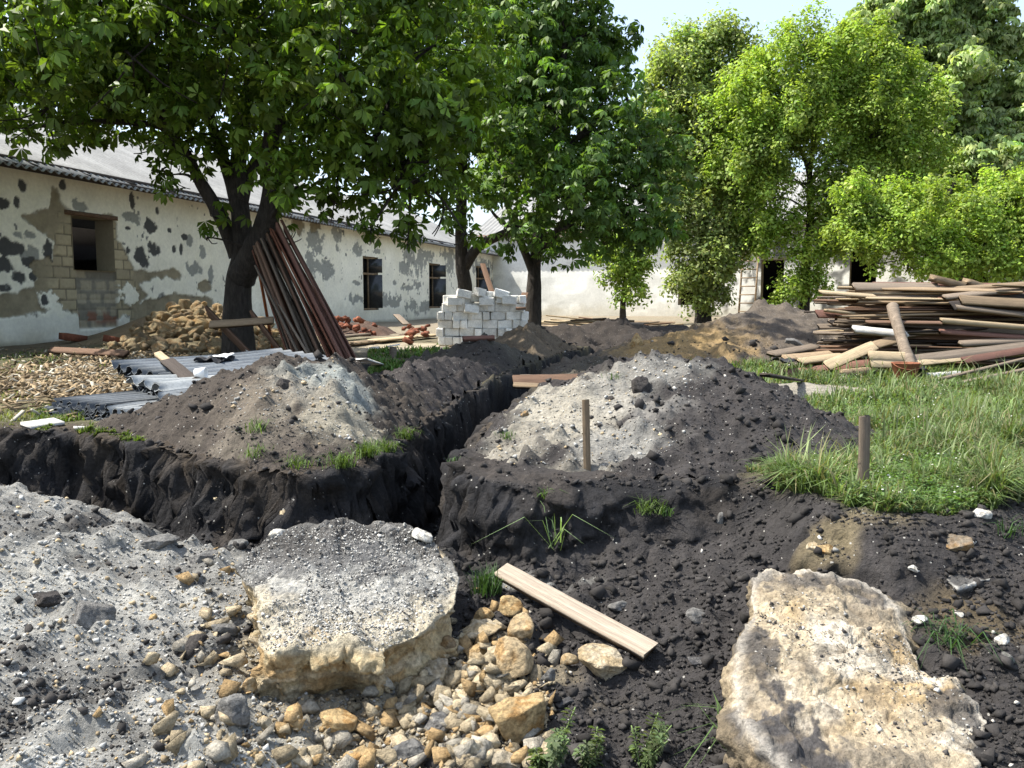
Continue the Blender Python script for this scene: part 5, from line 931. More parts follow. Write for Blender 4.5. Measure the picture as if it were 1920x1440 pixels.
# the wood pile at the right
rg = np.random.default_rng(21); WG = 'boards of the wood pile'
tones = ['grey', 'tan', 'brown', 'pale', 'grey', 'red', 'tan', 'brown', 'grey', 'grey', 'brown', 'dark', 'tan']
z_ = .03; li = 0; cnts = {}
while z_ < .97:
    f = z_/.97; lx = np.interp(f, [0, .12, .3, .5, .7, .85, 1.0], [1480, 1450, 1530, 1545, 1540, 1545, 1640]); X0 = (lx-960)/FPX*9.4
    for row in range(3):
        Yr = 9.2+.42*row+.22*f+rg.normal(0, .05); x = X0+rg.uniform(-.12, .35)+(.1*row)
        while x < 7.4:
            L = rg.uniform(1.0, 3.0); w = rg.uniform(.05, .13); t = rg.uniform(.016, .032); tn = tones[rg.integers(0, len(tones))]; yaw = rg.normal(0, .13); pit = rg.normal(0, .035)
            xc = x+L/2; px_, py_ = topx(xc, Yr, z_); lev = ('bottom' if f < .2 else 'lower' if f < .42 else 'middle' if f < .62 else 'upper' if f < .85 else 'top'); sd_ = ('left end' if xc < 4.2 else 'centre' if xc < 5.4 else 'right half'); dp = ('at the front' if row == 0 else 'just behind the front' if row == 1 else 'at the rear')
            lw_ = 'long' if L > 2.0 else ('short' if L < 1.4 else 'mid-length'); fat = 'broad' if w > .095 else 'narrow'
            d = Vector((math.cos(yaw)*math.cos(pit), math.sin(yaw)*math.cos(pit), math.sin(pit)))*L/2; c0 = Vector((xc, Yr, z_+rg.uniform(0, .03)))
            nm = {'grey': 'grey', 'tan': 'tan', 'brown': 'brown', 'pale': 'pale yellow', 'red': 'faded red', 'dark': 'blackish'}[tn]
            board(c0-d, c0+d, w, t, tn, f'{lw_} {fat} {nm} board {dp} of the wood pile, {lev}, {sd_}', WG, rg.normal(0, .08) if rg.random() > .10 else rg.uniform(.3, 1.0))
            x += L*rg.uniform(.65, .95)
    z_ += .041; li += 1
def bp(a, Ya, b, Yb_, w, t, tone, label, roll=.0, grp=WG): return board(P(*a, Ya), P(*b, Yb_), w*.78, t*.8, tone, label, grp, roll)
bp((1600, 617), 9.0, (1700, 628), 9.05, .12, .06, 'white', 'white painted board sticking out in the middle of the wood pile', .5)
bp((1473, 700), 8.7, (1700, 672), 8.9, .12, .03, 'red', 'long dark red board lying in the grass before the wood pile', .6)
bp((1550, 686), 8.6, (1640, 648), 8.75, .15, .04, 'pale', 'pale yellow board sloping across the front of the wood pile', .7)
bp((1640, 648), 8.75, (1690, 634), 8.95, .13, .04, 'tan', 'tan board continuing above the sloping pale yellow one', .5)
bp((1628, 667), 8.5, (1702, 670), 8.5, .12, .06, 'pale', 'upper short pale board at the foot of the leaning log', 1.0); bp((1631, 681), 8.46, (1708, 683), 8.46, .12, .05, 'pale', 'lower short pale board above the rusty bucket', 1.0)
bp((1702, 676), 8.5, (1925, 650), 8.9, .13, .05, 'grey', 'long grey board at the front of the pile, right of the log', .8); bp((1702, 682), 8.45, (1925, 660), 8.85, .1, .03, 'pale', 'long pale board under the grey one right of the log', .7)
bp((1805, 676), 8.5, (1930, 656), 8.8, .10, .03, 'red', 'pinkish board near the right edge of the wood pile front', .8); bp((1763, 601), 9.0, (1935, 615), 9.1, .08, .06, 'pale', 'bright pale beam at mid height, right half of the wood pile', .3)
bp((1760, 622), 9.0, (1935, 634), 9.1, .09, .05, 'red', 'faded pink beam below the bright pale beam', .4); bp((1800, 645), 8.9, (1935, 638), 9.1, .1, .06, 'grey', 'grey beam with a chewed end low in the pile\'s right half', .4); bp((1625, 604), 8.9, (1765, 606), 8.95, .10, .035, 'brown', 'brown lath laid across in front of the log', .2)
bp((1748, 522), 9.5, (1850, 546), 9.8, .16, .10, 'tan', 'thick tan beam poking up from the top of the pile', .2); bp((1812, 528), 9.6, (1870, 548), 9.9, .15, .09, 'tan', 'second thick beam on the pile\'s top, right of the first', .2); bp((1600, 538), 9.4, (1760, 539), 9.5, .14, .05, 'grey', 'grey board along the left of the pile\'s top', .7)
bp((1537, 548), 9.2, (1640, 556), 9.3, .11, .04, 'pale', 'pale split board at the upper left of the pile', .3); bp((1768, 558), 9.2, (1935, 540), 9.4, .10, .05, 'grey', 'grey board slanting up to the right across the pile\'s top', .4); bp((1800, 562), 9.15, (1935, 571), 9.2, .15, .05, 'tan', 'broad tan board on the upper right of the pile', .8); bp((1790, 575), 9.1, (1935, 592), 9.2, .11, .05, 'grey', 'grey plank sloping down at the upper right of the pile', .4)
bp((1445, 665), 9.0, (1530, 650), 9.4, .16, .05, 'grey', 'grey board end jutting out at the lower left of the pile', .2); bp((1470, 672), 8.9, (1560, 664), 9.1, .15, .05, 'tan', 'tan broken board at the pile\'s lower left corner', .3); bp((1500, 678), 8.8, (1580, 668), 9.0, .14, .05, 'pale', 'pale board at the pile\'s lower left, above the grass', .3)
bp((1578, 700), 8.4, (1650, 694), 8.5, .1, .09, 'tan', 'rotten tan beam lying in front of the pile'); bp((1735, 706), 8.3, (1800, 702), 8.4, .09, .08, 'white', 'whitish round-edged beam at the pile\'s foot right of the bucket'); bp((1715, 722), 7.9, (1925, 672), 8.6, .05, .03, 'grey', 'thin grey pole slanting up from the grass at the right'); bp((1780, 722), 7.8, (1935, 690), 8.3, .06, .03, 'grey', 'lower thin grey pole in the grass at the right')
bp((1655, 728), 7.75, (1800, 726), 7.8, .10, .03, 'brown', 'low brown board in the grass under the bucket'); bp((1548, 582), 9.1, (1600, 588), 9.2, .09, .04, 'pale', 'pale lath end at the left edge of the pile, mid height'); bp((1531, 588), 9.2, (1590, 590), 9.3, .13, .03, 'red', 'dull red board end at the left edge of the pile', .8)
lg = MB(); limb(lg, [np.array(P(1673, 574, 9.05)), np.array(P(1681, 605, 8.85)), np.array(P(1694, 645, 8.65)), np.array(P(1708, 688, 8.42))], .062, .058, 12, 6, 3, .25); lo = lg.build('log', M['wood_grey'], None, True); tag(lo, 'weathered log leaning upright against the front of the wood pile', 'log')
bt = P(1696, 724, 8.2); bt.z = surf(bt.x, bt.y)-.01; bu = empty('bucket', bt); tag(bu, 'rusty upturned bucket under the leaning log', 'bucket')
N_ = 24; V = []; F = []
for (r, h) in ((.085, 0), (.09, .01), (.128, .19), (.134, .195), (.128, .2), (.122, .19), (.08, .015)):
    for j in range(N_): V.append((r*math.cos(6.2832*j/N_), r*math.sin(6.2832*j/N_), h))
for i in range(6):
    for j in range(N_): F.append((i*N_+j, i*N_+(j+1) % N_, (i+1)*N_+(j+1) % N_, (i+1)*N_+j))
F.append(tuple(range(6*N_, 7*N_))); F.append(tuple(range(N_))[::-1]); obj('pail', V, F, M['rust'], bu, None, True)
hd = MB(); hd.tube([(.13*math.cos(t), -.03-.10*math.sin(t), .19-.05*math.sin(t)) for t in np.linspace(0, math.pi, 12)], .004, 6); hd.build('handle', M['rust'], bu)
# boards leaning on the big chestnut
rg = np.random.default_rng(31); LG = 'boards leaning on the big chestnut'; tl = ['rust', 'rust', 'brown', 'rust', 'grey', 'brown', 'rust', 'red', 'rust']
for i in range(26):
    f = i/25; bx = 548+f*122+rg.normal(0, 2); bY = 10.05+.22*(i % 3); g = P(bx, 690, bY); g.z = surf(g.x, g.y); tx = 474+f*56+rg.normal(0, 2); ty = 470-(f*58)+rg.normal(0, 4)+10*(i % 3)
    tn = 'red' if i > 23 else tl[rg.integers(0, 9)]; q_ = ['left edge', 'left part', 'middle', 'right part', 'right edge'][min(4, int(f*5))]; dp = ['front', 'middle', 'back'][i % 3]
    board(g, P(tx, ty, 11.05+.1*(i % 3)), rg.uniform(.07, .12), rg.uniform(.025, .04), tn, f"{dict(rust='rust-brown', brown='brown', grey='grey', red='dark red')[tn]} board in the {dp} of the leaning bundle, {q_}", LG, rg.normal(.9, .25))
def lean(a, Ya, b, Yb_, w, t, tone, label, roll=.9):
    g = P(*a, Ya); g.z = surf(g.x, g.y); return board(g, P(*b, Yb_), w, t, tone, label, LG, roll)
lean((572, 688), 9.9, (480, 500), 10.9, .10, .03, 'grey', 'grey board at the left of the bundle, resting on the tree fork'); lean((592, 690), 9.85, (493, 520), 10.9, .09, .03, 'grey', 'second grey board beside it at the bundle\'s left')
lean((545, 685), 10.3, (472, 588), 10.75, .17, .04, 'brown', 'short broad brown board with pointed top beside the trunk'); lean((488, 685), 10.3, (388, 582), 10.8, .19, .04, 'brown', 'broad brown board leaning in front of the big trunk'); lean((516, 672), 10.9, (488, 520), 11.2, .26, .03, 'orange', 'orange-brown panel standing behind the leaning boards', 1.1)
board(P(392, 609, 10.5), P(514, 601, 10.6), .09, .05, 'tan', 'tan crossbar laid over the two broad brown boards at the trunk', LG, .9)
w_ = MB(); w_.tube([P(a, b, 9.6) for a, b in ((492, 678), (480, 670), (466, 660), (461, 656), (463, 661), (470, 667), (484, 672), (496, 676))], .006, 6); o = w_.build('wire_loop', M['wire'], None, True); tag(o, 'bent steel wire loop beside the broad brown board', 'wire')
# single boards on the ground and across the trench
def ground_board(a, b, w, t, tone, label, lift=.0, roll=0., grp=None):
    p, q_ = hit(*a), hit(*b); p.z += t*.5+lift; q_.z += t*.5+lift; return board(p, q_, w, t, tone, label, grp, roll)
pA, pB = hit(940, 1112), hit(1222, 1252); pA.z += .075; pB.z += .050; board(pA, pB, .070, .030, 'bleached', 'pale weathered board lying on stones in the foreground', None, .35)
board(P(962, 716, 8.0), P(1110, 712, 8.1), .14, .035, 'brown', 'brown plank bridging the narrow trench, upper one', None, .75); board(P(962, 722, 7.85), P(1100, 728, 7.8), .10, .03, 'tan', 'lower tan plank lying across the narrow trench', None, .2); board(P(975, 707, 8.2), P(1120, 706, 8.3), .12, .03, 'grey', 'grey plank, rearmost of those across the trench', None, .1)
ground_board((95, 667), (240, 676), .10, .05, 'brown', 'long dark brown board on the rubble ground near the sheets', .05, .6); ground_board((48, 806), (112, 798), .10, .03, 'white', 'whitish board on the ground in front of the slate sheets', .0, .2); ground_board((140, 806), (160, 810), .05, .02, 'white', 'small whitish splinter by the grass before the sheets')
ground_board((655, 650), (740, 640), .2, .05, 'tan', 'tan board on the ground between brick heap and blocks', .02); ground_board((700, 645), (812, 634), .25, .05, 'pale', 'pale board on the ground left of the white blocks', .03); ground_board((640, 640), (690, 634), .12, .05, 'grey', 'grey board by the debris behind the leaning boards', .05)
ground_board((868, 648), (926, 645), .12, .06, 'red', 'dark red board lying before the white block stack', .04); ground_board((845, 652), (880, 656), .06, .03, 'tan', 'thin tan lath at the foot of the white block stack', .01); ground_board((675, 686), (712, 687), .10, .02, 'white', 'white strip on the ground right of the leaning boards', .01)
ground_board((1432, 719), (1500, 722), .06, .02, 'dark', 'thin dark lath lying on the worn concrete slab', .03)
board(P(905, 495, 16.4), P(922, 548, 15.6), .10, .03, 'brown', 'brown board standing behind the white blocks against the wall'); board(P(985, 550, 15.8), P(975, 575, 15.3), .12, .04, 'brown', 'brown board leaning between stack and chestnut trunk'); board(P(934, 541, 15.2), P(938, 552, 15.0), .05, .03, 'dark', 'dark wood piece stuck in the top of the stack'); board(P(743, 590, 24.5), P(762, 608, 23.5), .18, .04, 'grey', 'grey board leaning low against the wall between two windows')
board(P(967, 578, 14.55), P(986, 578, 14.55), .10, .05, 'brown', 'brown wood offcut on the right top of the block stack')
sp_ = hit(737, 671); st_ = empty('stump', sp_); tag(st_, 'small upright log stump with a white scrap on top, in the shaded grass', 'stump'); m1 = MB(); limb(m1, [np.array((0, 0, -.03)), np.array((0, 0, .06)), np.array((.005, 0, .14))], .05, .048, 12, 4, 4); m1.build('stump_wood', M['wood_grey'], st_, True); m1 = MB(); m1.bar((-.07, 0, .15), (.09, .02, .175), .09, .012); m1.build('white_scrap', M['white_thing'], st_)
# the two survey stakes
def stake(px_, pt, pb, w, tone, label, lean_=0):
    g = hit(px_+lean_, pb); t = P(px_, pt, g.y); d = (t-g); board(g-d*.25, t, w, w*.62, tone, label, None, math.pi/2, 'stake', 'stake')
stake(1098, 748, 884, .033, 'tan', 'thin pale wooden stake driven into the front of the black heap', 3); stake(1621, 778, 932, .038, 'grey', 'grey wooden stake standing in the grass at the right', -3)
# pale laths heaped before the far wall
rg = np.random.default_rng(41)
for i in range(70):
    px_, py_ = rg.uniform(1025, 1245), rg.uniform(583, 612); Y0 = 23.5-(py_-583)/29*6; c0 = P(px_, py_, Y0); c0.z = surf(c0.x, c0.y)+.02+.40*rg.random()*max(0, 1-abs(px_-1120)/140); L = rg.uniform(.6, 2.0); a = rg.normal(0, .35); d = Vector((math.cos(a), math.sin(a), rg.normal(.0, .06)))*L/2
    tn = ['pale', 'tan', 'pale', 'grey', 'brown', 'pale'][rg.integers(0, 6)]; board(c0-d, c0+d, rg.uniform(.06, .13), .03, tn, f"{dict(pale='pale', tan='tan', grey='grey', brown='brown')[tn]} lath in the heap before the far wall, {'left' if px_ < 1100 else 'middle' if px_ < 1170 else 'right'} part", 'laths heaped before the far wall', rg.normal(0, .3))

# ------------------------------------------------------------------ corrugated slate sheets
def sheet_mesh(L, Wd, nw, seed, mat):
    rg = np.random.default_rng(seed); k = nw*10; v = np.linspace(-.5, .5, k+1); U = np.linspace(0, 1, 9); amp = .027; V = []; jag = rg.normal(0, .006, (2, k+1))
    for th in (0, .007):
        for a in U:
            for j, b in enumerate(v): V.append((a*L+(jag[0, j] if a == 0 else jag[1, j] if a == 1 else 0), b*Wd, amp*math.cos(b*nw*2*math.pi)+th+.006*float(noise(a*2, b*3, seed))))
    V = np.array(V); m = k+1; i = np.arange(9*m).reshape(9, m); q4 = np.stack([i[:-1, :-1], i[1:, :-1], i[1:, 1:], i[:-1, 1:]], -1).reshape(-1, 4); o_ = 9*m
    bd = [np.stack([i[0, :-1], i[0, 1:], i[0, 1:]+o_, i[0, :-1]+o_], -1), np.stack([i[-1, :-1], i[-1, :-1]+o_, i[-1, 1:]+o_, i[-1, 1:]], -1), np.stack([i[:-1, 0], i[:-1, 0]+o_, i[1:, 0]+o_, i[1:, 0]], -1), np.stack([i[:-1, -1], i[1:, -1], i[1:, -1]+o_, i[:-1, -1]+o_], -1)]
    return mesh_data('sheet', V, [q4[:, ::-1], q4+o_]+bd, M[mat], None, True)
def sheet(a, Ya, b, Yb_, L, nw, mat, label, tilt=0.0, dz=0.0, seed=1, name='slate_sheet'):
    A, B_ = P(*a, Ya), P(*b, Yb_); y = (A-B_); Wd = y.length; y /= Wd; x = Vector((y.y, -y.x, 0)).normalized(); x = (x+Vector((0, 0, tilt))).normalized(); z = x.cross(y).normalized(); x = y.cross(z)
    o = bpy.data.objects.new(name, sheet_mesh(L, Wd, nw, seed, mat)); C.objects.link(o); o.matrix_world = Matrix.Translation((A+B_)/2+Vector((0, 0, dz))) @ Matrix((x, y, z)).transposed().to_4x4() @ Matrix.Rotation(.10*math.sin(seed*7.3), 4, 'Z') @ Matrix.Rotation(.035*math.sin(seed*3.1), 4, 'Y'); tag(o, label, 'roofing sheet', 'corrugated slate sheets piled left of the heap'); return o
for i in range(6): sheet((80+2*i, 796-i*8), 5.75+.02*i, (196+3*i, 800-i*7), 5.35+.02*i, 1.25, 6, 'sheet', f"dark slate sheet, {['bottom', 'second from bottom', 'third from bottom', 'third from top', 'second from top', 'top'][i]} of the low left stack", .0, 0, i)
for i in range(5): sheet((172+3*i, 803-i*8), 5.5, (300+4*i, 800-i*8), 5.1, 1.0, 7, 'sheet_pale' if i in (1, 3) else 'sheet', f"{'pale' if i in (1, 3) else 'dark'} slate sheet in the broken middle stack, {['lowest', 'second', 'third', 'fourth', 'topmost'][i]}", .0, 0, 20+i)
for i in range(6): sheet((238-3*i, 742-i*12), 6.45+.02*i, (362-3*i, 776-i*10), 5.45+.02*i, 1.55-.03*i, 8, 'sheet_pale' if i in (1, 3) else 'sheet', f"{'pale' if i in (1, 3) else 'dark'} slate sheet in the high right stack, {['bottom', 'second', 'third', 'fourth', 'fifth', 'top one under the tools'][i]}", -.02+.01*i, 0, 40+i)
for a, Ya, b, Yb_, L, nw, lb in (((270, 762), 5.3, (332, 780), 4.95, .35, 3, 'small pale broken slate piece at the front of the pile'), ((238, 712), 5.7, (300, 728), 5.3, .5, 3, 'pale broken slate strip half way up the pile'), ((200, 770), 5.25, (262, 785), 4.95, .5, 4, 'pale slate piece lying low on the middle stack'), ((300, 745), 5.2, (340, 757), 5.0, .3, 2, 'small pale slate shard near the right edge of the pile')): sheet(a, Ya, b, Yb_, L, nw, 'sheet_pale', lb, .0, .0, nw*7)
board(P(296, 664, 6.35), P(318, 681, 6.15), .05, .04, 'pale', 'pale handle-like stick on the top slate sheet', None, .3); board(P(312, 676, 6.18), P(362, 716, 5.7), .09, .03, 'dark', 'black board lying across the top slate sheet', None, .2)
m1 = MB(); c0 = P(374, 702, 5.75)
V = []; F = []
for i, (r, h) in enumerate(((.028, 0), (.040, .075), (.036, .075), (.025, .006))):
    for j in range(16): V.append(c0+Vector((h-.03, r*math.cos(6.2832*j/16), r*math.sin(6.2832*j/16)+.01)))
for i in range(3):
    for j in range(16): F.append((i*16+j, i*16+(j+1) % 16, (i+1)*16+(j+1) % 16, (i+1)*16+j))
F.append(tuple(range(16))[::-1]); F.append(tuple(range(48, 64))); o = obj('plastic_cup', [tuple(v) for v in V], F, M['white_thing'], None, None, True); tag(o, 'white plastic cup lying at the edge of the top slate sheet', 'cup')
def scrap(name, px_, py_, Y, w, d, mat, label, cat, seed):
    c0 = P(px_, py_, Y); rg = np.random.default_rng(seed); k = 12; u, v = np.meshgrid(np.linspace(-.5, .5, k), np.linspace(-.5, .5, k)); u, v = u.ravel(), v.ravel(); h = .05*w/.2*fbm(u*3, v*3, seed, 3, seed)+.012*np.abs(np.sin(u*5+seed)); i = np.arange(k*k).reshape(k, k); q4 = np.stack([i[:-1, :-1], i[:-1, 1:], i[1:, 1:], i[1:, :-1]], -1).reshape(-1, 4)
    t = np.stack([u*w*(1+.2*v), v*d*(1+.2*np.sin(u*4)), h], 1); t2 = t-np.array((0, 0, .004)); bd = np.concatenate([i[0], i[1:, -1], i[-1, ::-1][1:], i[::-1, 0][1:-1]]); ed = np.stack([bd, np.roll(bd, -1), np.roll(bd, -1)+k*k, bd+k*k], 1)
    o = obj(name, np.concatenate([t, t2]), [q4, q4[:, ::-1]+k*k, ed[:, ::-1]], M[mat], None, None, True, c0); tag(o, label, cat); return o
scrap('white_rag', 412, 671, 6.75, .16, .16, 'white_thing', 'crumpled white rag on the far side of the slate sheets', 'rag', 3); scrap('black_rag', 398, 674, 6.7, .26, .2, 'tar', 'black rag under the white one on the slate sheets', 'rag', 4); scrap('black_sheet', 1466, 676, 8.75, .22, .2, 'tar', 'crumpled black felt at the lower left of the wood pile', 'felt', 5); scrap('black_bag', 1722, 694, 8.3, .16, .14, 'tar', 'crumpled black plastic behind the rusty bucket', 'plastic', 6)

# straw-like splinters and mortar crumbs strewn on the ground before the left wall
rg = np.random.default_rng(951); n = 2900; cx = np.concatenate([rg.normal(150, 80, 1600), rg.normal(240, 60, 700), rg.normal(120, 140, 600)]); cy = np.concatenate([rg.normal(712, 22, 1600), rg.normal(668, 8, 700), rg.normal(725, 32, 600)])
x, y, z, ok = cast(cx, cy, None, 16); ok &= (y > 5.4) & (lookup(ZA, x, y) < lookup(ZG, x, y)+.03); x, y, z = x[ok], y[ok], z[ok]; n = len(x); L = rg.uniform(.03, .15, n)**1.0; Wd = rg.uniform(.006, .03, n); T_ = rg.uniform(.004, .015, n); R_ = rotm(n); R_ = R_
bx = np.array([(a, b, c) for a in (-.5, .5) for b in (-.5, .5) for c in (-.5, .5)]); yaw = rg.uniform(0, 6.28, n); pit = rg.normal(0, .35, n); v = bx[None]*np.stack([L, Wd, T_], 1)[:, None]; c_, s_ = np.cos(pit), np.sin(pit); v = np.stack([v[..., 0]*c_[:, None]-v[..., 2]*s_[:, None], v[..., 1], v[..., 0]*s_[:, None]+v[..., 2]*c_[:, None]], -1); c_, s_ = np.cos(yaw), np.sin(yaw)
v = np.stack([v[..., 0]*c_[:, None]-v[..., 1]*s_[:, None], v[..., 0]*s_[:, None]+v[..., 1]*c_[:, None], v[..., 2]], -1)+np.stack([x, y, z+.012+.02*rg.random(n)], 1)[:, None]
q = np.array([(0, 1, 3, 2), (4, 6, 7, 5), (0, 4, 5, 1), (2, 3, 7, 6), (0, 2, 6, 4), (1, 5, 7, 3)]); f = (q[None]+8*np.arange(n)[:, None, None]).reshape(-1, 4); cc = np.where(rg.random((n, 1)) < .6, np.array([[0.24, 0.18, 0.105]]), np.where(rg.random((n, 1)) < .4, np.array([[0.36, 0.33, 0.26]]), np.array([[0.17, 0.125, 0.075]])))*rg.uniform(.7, 1.25, (n, 1))
o = obj('splinters', v.reshape(-1, 3), [f], M['pebble'], None, np.repeat(cc, 8, 0)); o['kind'] = 'stuff'
# ------------------------------------------------------------------ grass and weeds
def blades(x, y, z, L, colr, lean, rg, width=.0035):
    n = len(x); a = rg.uniform(0, 6.283, n); d = np.stack([np.cos(a), np.sin(a), np.zeros(n)], 1); s = np.stack([-np.sin(a), np.cos(a), np.zeros(n)], 1); b = np.stack([x, y, z], 1); le = (lean*rg.uniform(.3, 1.5, n))[:, None]; w = (width*rg.uniform(.6, 1.4, n)*np.maximum(1, y/4.5))[:, None]; L = L[:, None]; up = np.array([[0, 0, 1.0]])
    m = b+(up*.62+d*le*.35)*L; t = b+(up*(.98-.30*le**2)+d*le)*L
    V = np.stack([b-s*w, b+s*w, m-s*w*.8, m+s*w*.8, t], 1).reshape(-1, 3); i = 5*np.arange(n)
    return V, np.stack([i, i+1, i+3, i+2], 1), np.stack([i+2, i+3, i+4], 1), np.repeat(colr, 5, 0)
def grass_patch(name, regions, seed, fl=0.0):
    rg = np.random.default_rng(seed); X = []; 
    for (x0, y0, x1, y1, n, L, cA, lean, cond) in regions:
        if x0 == 'world':                                    # sown evenly over the plot, seen or not
            x, y = rg.uniform(.6, 11, n), rg.uniform(3.1, 10, n); z = lookup(ZG, x, y)
        else: px_, py_ = rg.uniform(x0, x1, n), rg.uniform(y0, y1, n); x, y, z, ok = cast(px_, py_, None, 16); x, y, z = x[ok], y[ok], z[ok]
        dd = np.minimum(sdf(x, y, YARD_LEFT), sdf(x, y, YARD_RIGHT)); onh = lookup(ZA, x, y) > lookup(ZG, x, y)+.015; k = cond(x, y, dd, onh, rg); x, y, z = x[k], y[k], z[k]; n = len(x)
        f = .55+1.3*fbm(x*2.6, y*2.6, 0, 4, seed); c = np.array([cA])*np.exp(rg.normal(0, .22, (n, 1)))*(1+.45*fbm(x*1.1, y*1.1, 3, 3, seed+1))[:, None]; dry = (rg.random(n) < .20)[:, None]; c = np.where(dry, np.array([[0.23, 0.215, 0.11]])*rg.uniform(.6, 1.1, (n, 1)), c)
        X.append(blades(x, y, z-.006, L*np.clip(f, .2, 1.6)*rg.uniform(.5, 1.3, n), c, lean, rg))
    V = []; Q = []; Tt = []; CC = []; o_ = 0
    for v, q, t, c in X: V.append(v); Q.append(q+o_); Tt.append(t+o_); CC.append(c); o_ += len(v)
    o = obj(name, np.concatenate(V), [np.concatenate(Q), np.concatenate(Tt)], M['grass'], None, np.concatenate(CC)); o['kind'] = 'stuff'; return o
LAWN = lambda x, y, dd, onh, rg: (dd < -.02-.12*fbm(x*4, y*4, 0, 3, 805)) & ~onh & (fbm(x*1.3, y*1.3, 0, 3, 801)+.5*fbm(x*6, y*6, 0, 2, 802) > -.62) & (((x-2.75)/.5)**2+((y-7.3)/.55)**2 > 1) & (x > 1.05+.2*fbm(x*3, y*3, 0, 2, 803)) & (y < 9.6)
FREE = lambda x, y, dd, onh, rg: (dd < .0) & ~onh & (fbm(x*2.3, y*2.3, 0, 3, 804) > -.12)
G1 = (0.115, 0.17, 0.06)
grass_patch('grass', [('world', 0, 0, 0, 60000, .14, G1, .9, LAWN), (1300, 700, 2200, 980, 5000, .27, (0.16, 0.20, 0.09), .55, LAWN), (1280, 640, 2300, 1000, 105000, .135, G1, .9, LAWN), (1400, 820, 2100, 990, 26000, .15, (0.115, 0.175, 0.055), 1.1, LAWN), (60, 770, 270, 832, 7000, .07, (0.11, 0.17, 0.03), .7, FREE), (-200, 735, 110, 830, 5000, .05, (0.14, 0.16, 0.05), .8, FREE), (690, 655, 850, 705, 7000, .09, (0.10, 0.185, 0.045), .7, FREE), (0, 660, 260, 745, 2500, .06, (0.12, 0.16, 0.05), .7, FREE), (820, 640, 1000, 662, 1200, .06, (0.11, 0.16, 0.04), .7, FREE)], 811)
# clover and small weeds between the blades, white flower heads
rg = np.random.default_rng(821); n = 26000; x, y, z, ok = cast(rg.uniform(1300, 2250, n), rg.uniform(680, 990, n), None, 11); x, y, z = x[ok], y[ok], z[ok]; dd_ = np.minimum(sdf(x, y, YARD_LEFT), sdf(x, y, YARD_RIGHT)); k = LAWN(x, y, dd_, lookup(ZA, x, y) > lookup(ZG, x, y)+.015, rg) & (fbm(x*2, y*2, 0, 3, 822) > -.15); x, y, z = x[k], y[k], z[k]; n = len(x)
ctr = np.stack([x, y, z+rg.uniform(.01, .065, n)], 1); Vv, Ff, Cc = leaves(ctr, np.tile(np.array((0, 0, 1.0)), (n, 1))+rg.normal(0, .3, (n, 3)), .024, 3, .1, np.array((0.11, 0.18, 0.06)), .2, 'spray', 823)
o = obj('clover', Vv, [Ff], M['leaf_maple'], None, Cc); o['kind'] = 'stuff'
k = rg.random(n) < .03; p = ctr[k]; pebbles('clover_flowers', p[:, 0], p[:, 1], p[:, 2]+.03, rg.uniform(.003, .006, k.sum())*np.maximum(1, p[:, 1]/5), np.tile(np.array((0.62, 0.62, 0.55)), (k.sum(), 1)))
# separate tufts: each one a plant
def tuft(px_, py_, n, L, colr, label, lean=.8, spread=.028, Y=None, name='grass_tuft'):
    g = hit(px_, py_) if Y is None else P(px_, py_, Y); rg = np.random.default_rng(int(px_*3+py_)); q_ = rg.normal(0, spread, (n, 2)); v, q, t, c = blades(q_[:, 0], q_[:, 1], np.zeros(n)-.01, L*rg.uniform(.5, 1.2, n), np.array([colr])*np.exp(rg.normal(0, .2, (n, 1))), lean, rg, .0022)
    o = obj(name, v, [q, t], M['grass'], None, c, False, g); tag(o, label, 'plant'); return o
GG = (0.08, 0.135, 0.04); GD = (0.045, 0.09, 0.028); GYEL = (0.075, 0.12, 0.028)
tuft(915, 1128, 170, .10, GD, 'dense dark green grass tuft behind the ochre stones', .6, .028)
for a, b, n, lb in ((480, 868, 40, 'leftmost grass tuft on the lip of the left trench'), (560, 876, 60, 'grass tuft on the trench lip below the pale gravel'), (640, 872, 120, 'thick grass tuft hanging over the trench lip'), (690, 864, 150, 'thickest grass tuft at the corner of the trench lip'), (722, 848, 120, 'grass tuft just right of the thickest one on the trench lip'), (760, 820, 90, 'rightmost grass tuft along the trench lip'), (482, 812, 50, 'small grass tuft on the face of the left heap')): tuft(a, b, n, .085, GYEL, lb, 1.0, .03)
tuft(950, 822, 40, .05, GG, 'small grass tuft at the left edge of the black heap'); tuft(858, 868, 40, .05, GD, 'tiny green plant on the corner of the right trench bank'); tuft(1030, 935, 40, .06, GG, 'short grass tuft on the scarp below the stake', 1.0, .02); tuft(1215, 962, 80, .085, GYEL, 'yellowish grass tuft hanging on the scarp of the black heap', 1.2, .03); tuft(1250, 975, 40, .06, GD, 'dark green tuft right of the yellowish one on the scarp', 1.0, .02)
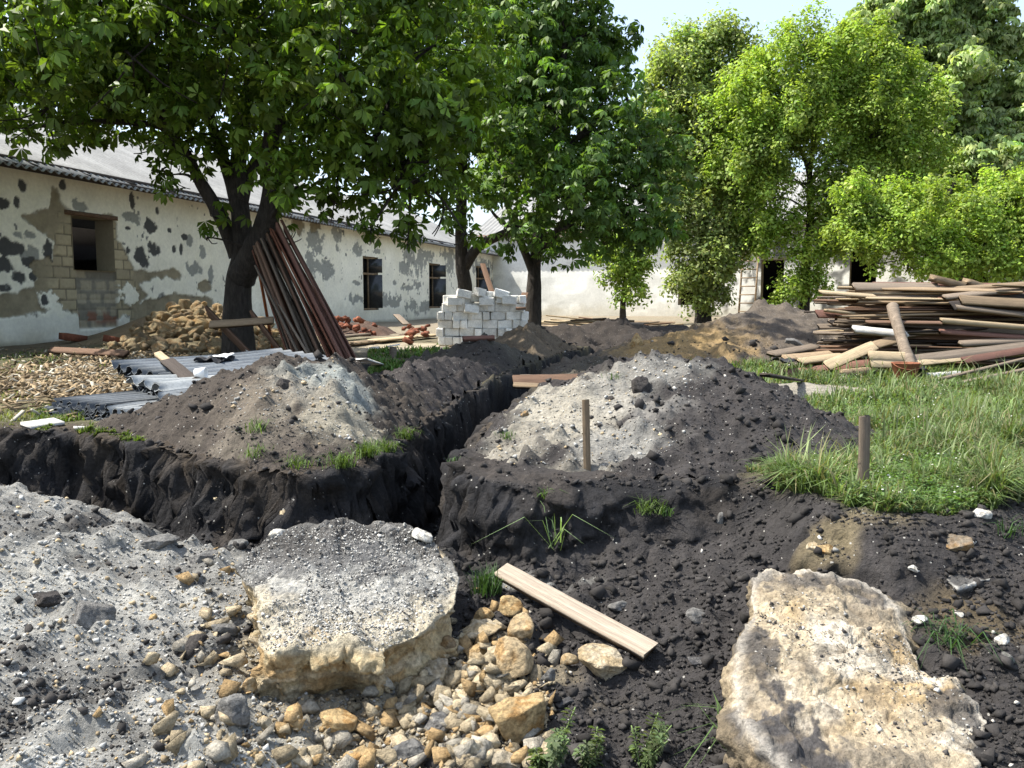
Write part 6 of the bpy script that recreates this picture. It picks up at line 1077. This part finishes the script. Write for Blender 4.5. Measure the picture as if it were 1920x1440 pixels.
tuft(1465, 895, 90, .11, GG, 'pale grass clump at the right foot of the black heap', 1.1, .03); tuft(1770, 1200, 60, .10, GD, 'thin dark grass strands beside the cream boulder', 1.6, .03); tuft(1045, 1028, 14, .22, (0.17, 0.25, 0.11), 'long bent grass blades on the slope under the scarp', 1.1, .02); tuft(1385, 1400, 26, .13, GG, 'weedy grass strands at the lower left of the cream boulder', 1.4, .03); tuft(1890, 1010, 40, .07, GD, 'small green tuft in dark soil at the right edge', .8, .03)
tuft(1150, 712, 30, .05, GG, 'sparse grass on the back of the black heap')
def weed(px_, py_, H, stems, label, seed):
    g = hit(px_, py_); g.z -= .01; rg = np.random.default_rng(seed); root = empty('weed', g); tag(root, label, 'plant'); mb = MB(); Cn = []; Nn = []
    for s in range(stems):
        a = rg.uniform(0, 6.28); le = rg.uniform(.15, .55); h = H*rg.uniform(.6, 1.05); d = np.array((math.cos(a)*le, math.sin(a)*le, 1.0)); pts = [np.zeros(3), d*h*.5, d*h+np.array((math.cos(a), math.sin(a), 0))*.15*h]; mb.tube(spline(pts, 4), .0022, 5)
        for t in np.linspace(.25, 1.0, 13): Cn.append(d*h*t); Nn.append(d)
    mb.build('stem', M['grass_stem'], root)
    Cn, Nn = np.array(Cn), np.array(Nn); V, F, CL = leaves(Cn, Nn, .030, 4, -.55, np.array((0.11, 0.15, 0.07)), .1, 'palm', seed); obj('foliage', V, [F], M['leaf_maple'], root, CL)
M['grass_stem'] = material('weed_stem', (0.12, 0.17, 0.06), 0.7, 6, .1, 40, .1, 0)
weed(1040, 1445, .15, 5, 'feathery green weed at the foot of the biggest orange-tan stone', 901); weed(1110, 1450, .11, 4, 'small feathery weed, second from left at the bottom edge', 902); weed(1200, 1450, .17, 5, 'taller feathery weed by itself on dark soil at the bottom', 903); weed(1010, 1462, .09, 3, 'low weed sprouting under the pale stone at the bottom', 904)

# labels that came out alike: if few, tell them apart by their order in the picture
bpy.context.view_layer.update()
ORD = {2: ['left one of two', 'right one of two'], 3: ['leftmost of three', 'middle one of three', 'rightmost of three'], 4: ['first of four from left', 'second of four from left', 'third of four from left', 'last of four from left']}
by = {}
for o in bpy.data.objects:
    if o.parent is None and o.get('label'): by.setdefault(o['label'], []).append(o)
for lb, L in by.items():
    if len(L) in ORD:   # told apart by where they stand
        L.sort(key=lambda o: topx(*o.matrix_world.translation)[0])
        for o, t in zip(L, ORD[len(L)]):
            if len((lb+', '+t).split()) <= 16: o['label'] = lb+', '+t
